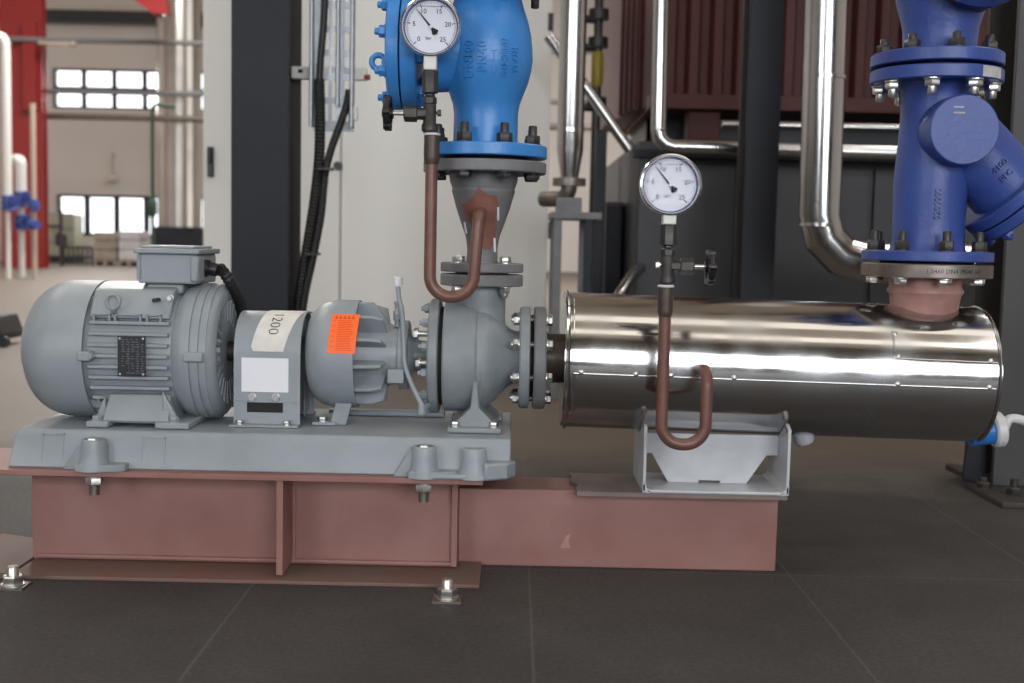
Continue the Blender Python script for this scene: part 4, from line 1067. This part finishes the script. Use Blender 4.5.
# ============================================================ electrical cabinet
Ye = 3.2
ex0, ex1, exm = P(203, 200, Ye).x, P(548, 200, Ye).x, P(340.5, 200, Ye).x
ec = thing('electrical_cabinet', 'tall pale grey two-door electrical cabinet behind the black column', 'cabinet', ((ex0+ex1)/2, Ye+.25, 0))
obj('cabinet_body', MB().box(ex0+.01, ex1-.01, Ye+.022, Ye+.5, 0, 2.1), 'cabinet', ec)
d1 = obj('door', MB().box(ex0, exm-.004, Ye, Ye+.022, .1, 2.1), 'cabinet', ec, .004)
d2 = obj('door', MB().box(exm+.004, ex1, Ye, Ye+.022, .1, 2.1), 'cabinet', ec, .004)
p0 = P(208, 177, Ye); p1 = P(214, 147, Ye)
obj('handle', MB().box(p0.x, p1.x, Ye-.02, Ye, p0.z, p1.z).box(p0.x+.006, p1.x-.006, Ye-.035, Ye-.018, p0.z+.06, p1.z-.01), 'black', d1, .004)
obj('plinth', MB().box(ex0+.02, ex1-.02, Ye+.02, Ye+.48, .0, .1), 'darkpanel', ec)
p0 = P(338, 166, Ye)
obj('lock', MB().cyl((p0.x, Ye, p0.z), (p0.x, Ye-.012, p0.z), .02, 16), 'dsteel', d1)
for py in (22, 230):
    p = P(549, py, Ye); obj('hinge', MB().box(p.x-.004, p.x+.02, Ye-.004, Ye+.03, p.z-.04, p.z+.04), 'black', ec)

# ============================================================ cable tray and conduits
Yt = 1.72
st_ = thing('support_strut', 'short pale strut bracket fixed across the black column and cable tray', 'bracket', P(300, 70, Yt))
s0 = P(291, 78, Yt+.02); s1 = P(366, 64, Yt+.02); 
obj('strut_rail', MB().box(s0.x, s1.x, Yt+.025, Yt+.065, P(330, 78, Yt).z, P(330, 66, Yt).z), 'whitepaint', st_, .002)
p = P(299, 70, Yt); obj('slot', MB().box(p.x-.008, p.x+.008, Yt+.0245, Yt+.027, p.z-.006, p.z+.006), 'hole', st_)
p = P(366, 76, Yt); obj('end_cap', MB().lathe([(0, .009), (.02, .009)], (p.x-.01, Yt+.03, p.z), (1, 0, 0), 14), 'red', st_, label='small red end cap')
ct = thing('cable_tray', 'galvanised perforated vertical cable tray beside the black column', 'cable tray', P(333, 130, Yt))
tx0, tx1 = P(313, 60, Yt).x, P(354, 60, Yt).x; tz0 = P(333, 131, Yt).z; tz1 = 2.6
holes = []
colw = (tx1-tx0)
for cx_ in (.30, .50, .80):
    k = 0
    while tz0+.03+k*.078 < tz1-.08:
        z = tz0+.035+k*.078
        holes.append((tx0+colw*(cx_-.055), tx0+colw*(cx_+.055), z, z+.056)); k += 1
obj('tray_floor', wall_holes(tx0, tx1, tz0, tz1, Yt+.02, Yt+.0225, holes), 'galv', ct)
for x in (tx0, tx1-.002): obj('side_rail', MB().box(x, x+.002, Yt-.035, Yt+.022, tz0+.01, tz1).tube([(x, Yt-.035, tz0+.01), (x, Yt-.035, tz1)], .0065, 10), 'galv', ct)
obj('divider', MB().box(tx0+colw*.62, tx0+colw*.65, Yt-.015, Yt+.02, tz0+.08, tz1).tube([(tx0+colw*.62, Yt-.015, tz0+.08), (tx0+colw*.62, Yt-.015, tz1)], .007, 10), 'galv', ct)
p = P(355, 113, Yt); obj('tie_block', MB().box(p.x-.005, p.x+.01, Yt-.03, Yt, p.z-.025, p.z+.02), 'whitepaint', ct)
t = thing('cable_conduit', 'thick black corrugated conduit hanging from the left of the cable tray', 'conduit', P(303, 300, 1.6), 'black conduits below the cable tray')
pts = spline([P(326, -40, Yt), P(324, 20, Yt), P(320.5, 60, Yt-.01), P(319.5, 80, Yt-.02), P(320, 120, Yt-.04), P(319, 160, Yt-.05), P(314, 205, Yt-.06), P(306, 255, Yt-.05), P(299, 300, Yt-.03), P(296, 345, Yt)])
obj('bare_cable', MB().tube(pts[:40], .0115, 12), 'rubber', t)
obj('conduit_body', conduit(MB(), pts[36:], .0185, .012), 'rubber', t)
t = thing('cable_conduit', 'slimmer black corrugated conduit swinging in from the right of the cable tray', 'conduit', P(306, 300, 1.6), 'black conduits below the cable tray')
pts = spline([P(349, 90, Yt), P(347, 104, Yt-.005), P(341, 122, Yt-.02), P(331, 150, Yt-.04), P(325, 175, Yt-.05), P(321, 215, Yt-.06), P(313, 258, Yt-.06), P(305, 295, Yt-.05), P(298, 345, Yt-.02)])
obj('conduit_body', conduit(MB(), pts, .0135, .011), 'rubber', t)
b = MB()
for px, py in ((325, 169), (312, 254)):
    p = P(px, py, Yt-.07); b.box(p.x-.02, p.x+.025, Yt-.085, Yt-.04, p.z-.004, p.z+.004)
obj('cable_tie', b, 'black', t)

# ============================================================ background plant, right
Yd = 2.55
dh = thing('burner_housing', 'low dark grey panelled housing below the red ribbed boiler', 'housing', (1.9, 3.2, 0))
dx0 = P(636, 250, Yd).x
DT = 1.02
obj('housing_body', MB().box(dx0, 4.2, Yd+.02, Yd+1.8, 0, DT), 'darkpanel', dh)
zz0 = P(800, 168, Yd).z
for xa_, xb_ in ((dx0, P(735, 200, Yd).x), (P(737, 200, Yd).x, P(870, 200, Yd).x), (P(873, 200, Yd).x, 3.0)):
    obj('panel', MB().box(xa_+.004, xb_-.004, Yd, Yd+.02, .05, zz0), 'darkpanel', dh, .003)
obj('top_rail', MB().box(dx0-.02, 4.2, Yd-.02, Yd+.06, zz0+.03, zz0+.06), 'blacksteel', dh)
# boiler
Yo = 3.3
rb = thing('ribbed_boiler', 'dark red ribbed boiler casing standing behind the silver pipes', 'boiler', (2.3, 4.2, DT))
bx0 = P(655, 60, Yo).x; bz0 = P(800, 112, Yo).z; bz1 = P(800, 97, Yo).z; bx1 = 4.0; btop = 3.4
b = MB(); prof = []
xx = bx0; pitch = .11; k = 0
while xx < bx1:
    prof += [(xx, 0), (xx+.035, 0), (xx+.053, -.045), (xx+.092, -.045), (xx+.109, 0)]; xx += pitch
pol = prof+[(prof[-1][0], 1.4), (bx0, 1.4)]
b.prism(pol, (0, Yo+.06, bz1), (1, 0, 0), (0, 1, 0), (0, 0, btop-bz1))
obj('rib_cladding', b, 'boiler', rb)
ch0 = P(606, 60, Yo+1.0)
b = MB().prism([(bx0, Yo+.06), (bx0, Yo+1.4), (ch0.x, Yo+1.4), (ch0.x, Yo+.9), (ch0.x+.04, Yo+.6), (bx0-.03, Yo+.14)], (0, 0, P(620, 118, Yo+.6).z), (1, 0, 0), (0, 1, 0), (0, 0, btop-P(620, 118, Yo+.6).z))
obj('corner_panel', b, 'boiler', rb)
b = MB()
for k in range(4): 
    u = .2+.2*k; a = Vector((bx0-.03, Yo+.14, 0)).lerp(Vector((ch0.x+.04, Yo+.6, 0)), u); b.cyl((a.x-.005, a.y-.008, P(620, 118, Yo+.6).z), (a.x-.005, a.y-.008, btop), .02, 10)
obj('corner_rib', b, 'boiler', rb)
obj('gap_backing', MB().box(bx0+.02, bx1, Yo+.45, Yo+.47, DT, bz0).box(bx0+.02, bx0+.04, Yo+.45, Yo+1.3, DT, bz0), 'darkpanel', rb)  # dark backing added to hide the lit far wall in the gap below the boiler
obj('bottom_flange', MB().box(bx0-.02, bx1, Yo-.03, Yo+1.4, bz0, bz1), 'boiler', rb, .004)
f0 = P(688, 130, Yo+.05).x; f1 = P(720, 130, Yo+.05).x
for xf0, xf1 in ((f0, f1), (f0+1.6, f1+1.6)):
    obj('leg', MB().box(xf0, xf1, Yo+.05, Yo+.2, DT+.03, bz0).box(xf0-.06, xf1+.06, Yo-.02, Yo+.26, DT, DT+.03), 'boiler', rb, .004)
for xf0, xf1 in ((f0, f1), (f0+1.6, f1+1.6)): obj('leg', MB().box(xf0, xf1, Yo+1.1, Yo+1.25, DT+.0, bz0), 'boiler', rb)

def clad_pipe(name, lab, pts, r, rad, m='pipemetal', joints=(), seg=36, n=3, group=None, cat='pipe'):
    pts = [Vector(p) for p in pts]
    t = thing(name, lab, cat, pts[-1], group)
    obj('pipe_run', MB().tube(path(pts, rad, n), r, seg), m, t, ang=15)
    for j, d in joints: obj('joint_band', MB().lathe([(-.006, r), (-.005, r*1.025), (.005, r*1.025), (.006, r)], j, d, seg), m, t)
    return t
Ya = 1.55
xp = P(824, 120, Ya).x; zp = P(840, 262, Ya).z
rr_ = 20.5*(Ya-CY)/F
clad_pipe('clad_pipe', 'large silver clad pipe bending to horizontal left of the dark blue strainer', [(P(826, -60, Ya).x, Ya, 2.3), (xp, Ya, zp), (2.6, Ya, zp), (2.6, Ya, 0)], rr_, .15, joints=[((xp, Ya, P(824, 225, Ya).z), (0, 0, 1)), ((P(825, 75, Ya).x, Ya, P(824, 78, Ya).z), (0, 0, 1))], group='silver clad pipes')
Yk = 2.3
xp = P(660, 80, Yk).x; zp = P(700, 147, Yk).z
clad_pipe('clad_pipe', 'slim silver clad pipe dropping beside the red boiler and turning right', [(P(661, -60, Yk).x, Yk, 2.5), (xp, Yk, zp), (3.2, Yk, zp-.02), (3.2, Yk, 0)], 7.6*(Yk-CY)/F, .06, joints=[((xp, Yk, P(660, 130, Yk).z), (0, 0, 1))], group='silver clad pipes')
Yh = 2.75
zp = P(830, 126.5, Yh).z
clad_pipe('clad_pipe', 'thin silver pipe running level below the red boiler', [(P(722, 122, Yh).x, Yh, zp), (3.2, Yh, zp), (3.2, Yh, DT)], 4.2*(Yh-CY)/F, .06, group='silver clad pipes')
b = MB()
Yv = 2.5
xp = P(572, 70, Yv).x
t = thing('clad_pipe', 'upright silver clad pipe beside the cabinet, its foot narrowing to a dark flange', 'pipe', P(572, 190, Yv), 'silver clad pipes')
rr_ = 13.2*(Yv-CY)/F
obj('pipe_run', MB().lathe([(0, rr_*.62), (P(572, 150, Yv).z-P(572, 182, Yv).z, rr_), (1.6, rr_)], (xp, Yv, P(572, 182, Yv).z), (.0, 0, 1), 32), 'pipemetal', t)
obj('joint_band', MB().lathe([(0, rr_*1.03), (.012, rr_*1.03)], (xp, Yv, P(572, 132, Yv).z), (0, 0, 1), 32), 'pipemetal', t)
zq_ = P(572, 200, Yv).z
obj('flange', MB().lathe([(0, rr_*1.25), (.03, rr_*1.25)], (xp, Yv, P(572, 186, Yv).z), (0, 0, 1), 28), 'flangesteel', t)
obj('elbow', MB().tube(path([(xp, Yv, P(572, 184, Yv).z), (xp, Yv, P(572, 199, Yv).z), (xp-.1, Yv+.1, P(572, 199, Yv).z)], .05, 6), rr_*.6, 16), 'flangesteel', t)
# diagonal brace pipe
clad_pipe('clad_pipe', 'short silver pipe slanting down to the right behind the upright pipe', [P(548, 36, 2.9), P(592, 96, 2.9), P(630, 150, 2.9)], 5.5*(2.9-CY)/F, .3, group='silver clad pipes')
clad_pipe('clad_pipe', 'small silver pipe slanting low behind the left end of the vessel', [(P(610, 296, 2.25).x, 2.25, .0), P(610, 296, 2.25), P(641, 268, 2.54)], 6*(2.2-CY)/F, .3, group='silver clad pipes')
# small stand
Ys = 2.3
sdn = thing('pipe_stand', 'grey steel pipe stand under the upright silver pipe', 'stand', (P(572, 250, Ys).x, Ys, 0))
for px in (557, 588): 
    p = P(px, 260, Ys); w2 = 4.2*(Ys-CY)/F
    obj('leg', MB().box(p.x-w2, p.x+w2, Ys, Ys+.04, 0, P(572, 214, Ys).z), 'grayflange' if px < 570 else 'blacksteel', sdn, .002)
    obj('leg', MB().box(p.x-w2, p.x+w2, Ys+.36, Ys+.40, 0, P(572, 214, Ys).z), 'grayflange', sdn, .002)
p0 = P(551, 216, Ys); p1 = P(602, 210, Ys)
obj('top_frame', MB().box(p0.x, p1.x, Ys-.01, Ys+.41, P(572, 219, Ys).z, P(572, 212, Ys).z), 'grayflange', sdn, .002)
obj('pipe_shoe', MB().box(xp-.05, xp+.05, Ys+.15, Ys+.27, P(572, 212, Ys).z, P(572, 196, Ys).z), 'grayflange', sdn)
# dark frame post
Yw = 2.9
p0 = P(594, 250, Yw).x; p1 = P(604, 250, Yw).x
t = thing('support_post', 'narrow dark post standing left of the dark housing', 'post', (p0, Yw, 0))
obj('post_shaft', MB().box(p0, p1, Yw, Yw+.05, 0, P(600, 130, Yw).z), 'blacksteel', t, .002)
obj('base_plate', MB().box(p0-.03, p1+.03, Yw-.03, Yw+.08, 0, .01), 'blacksteel', t)
t = thing('dark_cupboard', 'small dark cupboard standing between the post and the dark housing', 'cupboard', (P(618, 250, 3.1).x, 3.3, 0))
obj('cupboard_body', MB().box(P(605, 250, 3.05).x, P(622, 250, 3.05).x, 3.05, 3.5, 0, P(618, 202, 3.05).z), 'darkpanel', t, .004)
obj('cupboard_door', MB().box(P(606, 250, 3.05).x, P(621, 250, 3.05).x, 3.035, 3.05, .05, P(618, 206, 3.05).z), 'blacksteel', t, .004)
# yellow gas valve
yv = thing('gas_valve', 'yellow-bodied gas valve on dark pipework behind the upright pipe', 'valve', P(597, 75, 3.6))
xq_ = P(597, 75, 3.6).x
obj('feed_pipe', MB().cyl((xq_, 3.6, 0), (xq_, 3.6, 2.4), .022, 14), 'dsteel', yv)
obj('valve_body', MB().lathe([(0, .02), (.02, .03), (.16, .03), (.18, .02)], (xq_, 3.6, P(597, 88, 3.6).z), (0, 0, 1), 20), 'yellow', yv)
for py in (20, 48, 108): obj('pipe_fitting', MB().lathe([(0, .05), (.05, .05)], (xq_, 3.6, P(597, py, 3.6).z), (0, 0, 1), 14).lathe([(0, .02), (.12, .02), (.12, .04), (.16, .04)], (xq_, 3.6, P(597, py, 3.6).z), (-1, -.3, 0), 12), 'dsteel', yv)

# ============================================================ far left plant
Yl = 14.
def fz(px, py, Y): return P(px, py, Y)
# red column
Yrc = 17.
x0, x1 = P(1, 150, Yrc).x, P(43, 150, Yrc).x
t = thing('red_column', 'tall red steel column at the left, by the far windows', 'column', ((x0+x1)/2, Yrc, 0))
obj('front_flange', MB().box(x0, x1, Yrc, Yrc+.03, 0, ZC), 'red', t); obj('rear_flange', MB().box(x0, x1, Yrc+.17, Yrc+.2, 0, ZC), 'red', t)
obj('web', MB().box((x0+x1)/2-.015, (x0+x1)/2+.015, Yrc+.03, Yrc+.17, 0, ZC), 'red', t)
p = P(28, 60, Yrc); obj('cleat', MB().box(p.x-.05, p.x+.16, Yrc-.10, Yrc, p.z-.8, p.z+.6), 'red', t)
t = thing('red_roof_beam', 'red sloping roof beam seen at the top left', 'beam', P(150, -10, 16))
obj('beam_web', MB().prism([(P(104, -30, 16).x, P(120, -22, 16).z), (P(156, 14, 16).x, P(172, 14, 16).z), (P(168, 14, 16).x, P(172, 14, 16).z), (P(134, -50, 16).x, ZC-.01), (P(104, -50, 16).x, ZC-.01)], (0, 16, 0), (1, 0, 0), (0, 0, 1), (0, .2, 0)), 'red', t)
obj('beam_flange', MB().prism([(P(100, -30, 16).x, P(116, -26, 16).z), (P(156, 16, 16).x, P(172, 16, 16).z), (P(156, 16, 16).x, P(172, 12, 16).z), (P(100, -30, 16).x, P(116, -30, 16).z)], (0, 15.9, 0), (1, 0, 0), (0, 0, 1), (0, .4, 0)), 'red', t)
# level pipes
Yz = 17.3
for py, pa_, pb_, r, m, lab in ((41.5, 10, 230, 2.6, 'grayflange', 'topmost of three dark level pipes crossing the far hall'), (92.5, 45, 230, 2.6, 'grayflange', 'middle one of three level pipes crossing the upper far window'), (117.5, 45, 230, 3.2, 'flangesteel', 'lowest of three level pipes, just below the upper far window')):
    Yz = 16.9 if py < 60 else 17.3
    p = P(120, py, Yz); xa_ = P(pa_, py, Yz).x if py < 60 else P(40, py, Yz).x; xb_ = XR
    t = tag(obj('level_pipe', MB().cyl((xa_, Yz, p.z), (xb_, Yz, p.z), r*(Yz-CY)/F, 14), m), lab, 'pipe', 'level pipes across the far hall')
Yz = 16.9; p = P(72, 44, Yz); t = tag(obj('hanging_lamp', MB().box(P(40, 40, Yz-.1).x, P(74, 40, Yz-.1).x, Yz-.2, Yz-.05, P(60, 45, Yz).z-.02, P(60, 45, Yz).z+.02).lathe([(0, .03), (.07, .06)], (P(75, 45, Yz).x, Yz-.12, P(75, 45, Yz).z+.03), (.4, 0, -1), 12), 'beige'), 'small pale lamp head hung from the topmost level pipe', 'lamp')
# stack
Yst = 18.6
p0, p1 = P(158, 120, Yst), P(201, 120, Yst); sr = (p1.x-p0.x)/2; sxc = (p0.x+p1.x)/2
t = thing('chimney_stack', 'shiny silver clad stack on a dark base in the far hall', 'stack', (sxc, Yst, 0))
zst = P(180, 227, Yst).z
prof = []; k = 0; z = zst
b = MB(); nseg = 60
ringp = []
for k in range(nseg): ringp.append((sr*(1 if k % 3 else .985)*math.cos(2*PI*k/nseg), sr*(1 if k % 3 else .985)*math.sin(2*PI*k/nseg)))
b.prism(ringp, (sxc, Yst, zst), (1, 0, 0), (0, 1, 0), (0, 0, ZC-zst-.002)); obj('stack_shell', b, 'stack', t, ang=20)
obj('stack_base', MB().box(sxc-sr*1.05, sxc+sr*1.3, Yst-sr, Yst+sr, 0, zst), 'blacksteel', t, .01)
p = P(189, 100, Yst-sr-.1); obj('side_pipe', MB().cyl((p.x, Yst-sr-.06, zst), (p.x, Yst-sr-.06, ZC-.002), .055, 16), 'whitepaint', t)
# green pipe
Ygp = 11.
p = P(152.5, 150, Ygp)
t = thing('green_pipe', 'thin green upright pipe with a box, left of the silver stack', 'pipe', (p.x, Ygp, 0))
obj('pipe_run', MB().tube(path([(p.x, Ygp, 0), (p.x, Ygp, P(152, 104, Ygp).z), (P(166, 104, Ygp).x, Ygp+.3, P(160, 104, Ygp).z)], .08, 6), .022, 12), 'green', t)
obj('box', MB().lathe([(0, .03), (.04, .055), (.17, .055), (.21, .03)], (p.x, Ygp-.02, P(152, 217, Ygp).z), (0, 0, 1), 10), 'green', t)
# white riser pipes with blue valves
Yw2 = 12.5
def riser(px, r, ytop, bend, lab, vy, m='whitepaint', Yw2=12.5):
    p = P(px, 200, Yw2); xx = p.x; R = r*(Yw2-CY)/F
    t = thing('riser_pipe', lab, 'pipe', (xx, Yw2, 0), 'white riser pipes at the left')
    zt_ = P(px, ytop, Yw2).z
    obj('pipe_run', MB().tube(path([(xx, Yw2, P(px, 196, Yw2).z), (xx, Yw2, zt_), (xx+bend, Yw2+.1, zt_)], abs(bend)*.45, 8), R, 16), m, t)
    obj('lower_run', MB().cyl((xx, Yw2, 0), (xx, Yw2, P(px, 196, Yw2).z), R*.55, 14), 'whitepaint', t)
    for k, py in enumerate(vy):
        zc = P(px, py, Yw2).z
        vv = obj('gate_valve', MB().lathe([(-.09, R*1.5), (-.07, R*1.5), (-.065, R), (0, R*1.35), (.065, R), (.07, R*1.5), (.09, R*1.5)], (xx, Yw2, zc), (0, 0, 1), 16).lathe([(0, R*.8), (.12, R*.7), (.125, R*1.1), (.145, R*1.1)], (xx, Yw2, zc), (.8, -.6, 0), 14).cyl((xx, Yw2, zc), (xx+.12, Yw2-.16, zc), .014, 10), 'navy', t, label='blue gate valve')
        obj('handwheel', MB().tube([(Vector((xx+.12, Yw2-.16, zc))+Vector((.6, .8, 0))*.085*math.cos(a)+Vector((0, 0, 1))*.085*math.sin(a)) for a in [2*PI*q/20 for q in range(20)]], .016, 8, closed=True), 'navy', vv)
riser(7.5, 4.6, 36, -.25, 'tall white riser pipe with blue valve at the left edge', (203,))
riser(21, 5.6, 160, -.13, 'white riser pipe with hooked top and two blue valves, before the red column', (199, 222), Yw2=13.1)
p = P(33.5, 180, Yw2+.4); t = thing('beige_pipe', 'thin beige upright pipe before the red column', 'pipe', (p.x, Yw2+.4, 0))
obj('pipe_run', MB().cyl((p.x, Yw2+.4, 0), (p.x, Yw2+.4, P(33, 100, Yw2).z), .036, 14), 'beige', t)
zc = P(36, 205, Yw2+.3).z
obj('gate_valve', MB().lathe([(-.07, .06), (0, .07), (.07, .06)], (p.x+.02, Yw2+.36, zc), (0, 0, 1), 14).cyl((p.x, Yw2+.3, zc-.25), (p.x+.1, Yw2+.25, zc-.25), .06, 12), 'navy', t)
# pallets
def pallet(px0, px1, py0, py1, Y, m, lab):
    a = P(px0, py1, Y); c = P(px1, py0, Y); 
    t = thing('pallet_stack', lab, 'pallet', ((a.x+c.x)/2, Y+.3, 0), 'wrapped pallets below the far windows')
    w_ = c.x-a.x
    obj('pallet', MB().box(a.x, c.x, Y, Y+.6, .07, .1).box(a.x, a.x+w_*.14, Y, Y+.6, 0, .07).box(a.x+w_*.43, a.x+w_*.57, Y, Y+.6, 0, .07).box(c.x-w_*.14, c.x, Y, Y+.6, 0, .07), 'beige', t)
    h = (c.z-.1)/3
    for k in range(3): obj('wrapped_layer', MB().box(a.x+.01, c.x-.01, Y+.01, Y+.59, .1+k*h, .1+(k+1)*h-.006), m, t, .03)
pallet(93, 116.5, 232, 262, 19.5, 'wrap', 'brown wrapped pallet load, left of the white one by the far windows')
pallet(117.5, 140, 231, 262, 19.4, 'wrapw', 'white wrapped pallet load, right of the brown one by the far windows')
a = P(49, 248, 20.5); c = P(74, 214, 20.5)
t = thing('liquid_tote', 'pale green liquid tote in the far left corner by the windows', 'tote', ((a.x+c.x)/2, 20.7, 0))
obj('tank_body', MB().box(a.x, c.x, 20.5, 21.0, .14, c.z), 'palegreen', t, .03)
b = MB()
for k in range(6):
    x = a.x+(c.x-a.x)*k/5; b.cyl((x, 20.47, 0.0), (x, 20.47, c.z), .012, 8)
for k in range(4): b.cyl((a.x, 20.47, .14+(c.z-.14)*k/3), (c.x, 20.47, .14+(c.z-.14)*k/3), .012, 8)
obj('cage', b, 'galv', t); obj('pallet_base', MB().box(a.x, c.x, 20.45, 21.05, 0, .14), 'darkpanel', t)
# dark pipe post with valve
p = P(61, 230, 18.5); t = thing('hydrant_post', 'dark slim standpipe with side arm in front of the pale tote', 'standpipe', (p.x, 18.5, 0))
obj('standpipe', MB().cyl((p.x, 18.5, 0), (p.x, 18.5, P(61, 210, 18.5).z), .03, 12), 'dsteel', t)
obj('side_arm', MB().cyl((P(48, 226, 18.5).x, 18.5, P(55, 226, 18.5).z), (p.x, 18.5, P(55, 226, 18.5).z), .025, 10).lathe([(0, .1), (.2, .1), (.25, .05)], (p.x, 18.5, P(61, 246, 18.5).z), (0, 0, 1), 12), 'dsteel', t)
t = thing('low_railing', 'low dark railing in front of the far windows, left of the pallets', 'railing', (P(70, 260, 19).x, 19, 0))
b = MB(); x0, x1 = P(64, 255, 19).x, P(92, 255, 19).x; zr_ = P(78, 247, 19).z
for k in range(7): obj('baluster', MB().cyl((x0+(x1-x0)*k/6, 19, 0), (x0+(x1-x0)*k/6, 19, zr_), .025, 8), 'dsteel', t)
obj('rail', MB().cyl((x0, 19, zr_), (x1, 19, zr_), .025, 8).cyl((x0, 19, zr_*.45), (x1, 19, zr_*.45), .02, 8), 'dsteel', t)
p = P(114, 178, YF-.05); t = tag(obj('wall_bracket', MB().cyl((p.x, YF-.12, p.z), (p.x, YF-.12, p.z+.5), .018, 8).cyl((p.x, YF-.12, p.z+.45), (p.x, YF, p.z+.45), .018, 8).lathe([(-.04, .13), (.02, .08), (.05, .02)], (p.x, YF-.14, p.z), (0, 0, 1), 14), 'beige'), 'small beige hanging lamp on the far wall between window rows', 'lamp')
# bit of dark equipment at the left edge
p = floor_pt(-2, 347); t = thing('floor_cleaner', 'black wheeled equipment just showing at the left edge of the floor', 'equipment', (p.x, p.y, 0))
b = MB().prism([(-.25, 0.03), (.0, .03), (.015, .06), (-.02, .16), (-.25, .18)], (p.x+.0, p.y, 0), (1, 0, 0), (0, 0, 1), (0, .3, 0)); obj('machine_body', b, 'black', t, .01)
obj('wheel', MB().lathe([(0, .028), (.03, .028)], (p.x+.03, p.y-.01, .028), (0, 1, 0), 20), 'rubber', t)

# ------------------------------------------------------------------ view
vs_ = scene.view_settings
vs_.view_transform = 'Standard'; vs_.look = 'None'; vs_.gamma = 1; vs_.use_curve_mapping = False; vs_.exposure = -0.85
scene.cycles.use_denoising = True
scene.cycles.max_bounces = 8; scene.cycles.transparent_max_bounces = 12
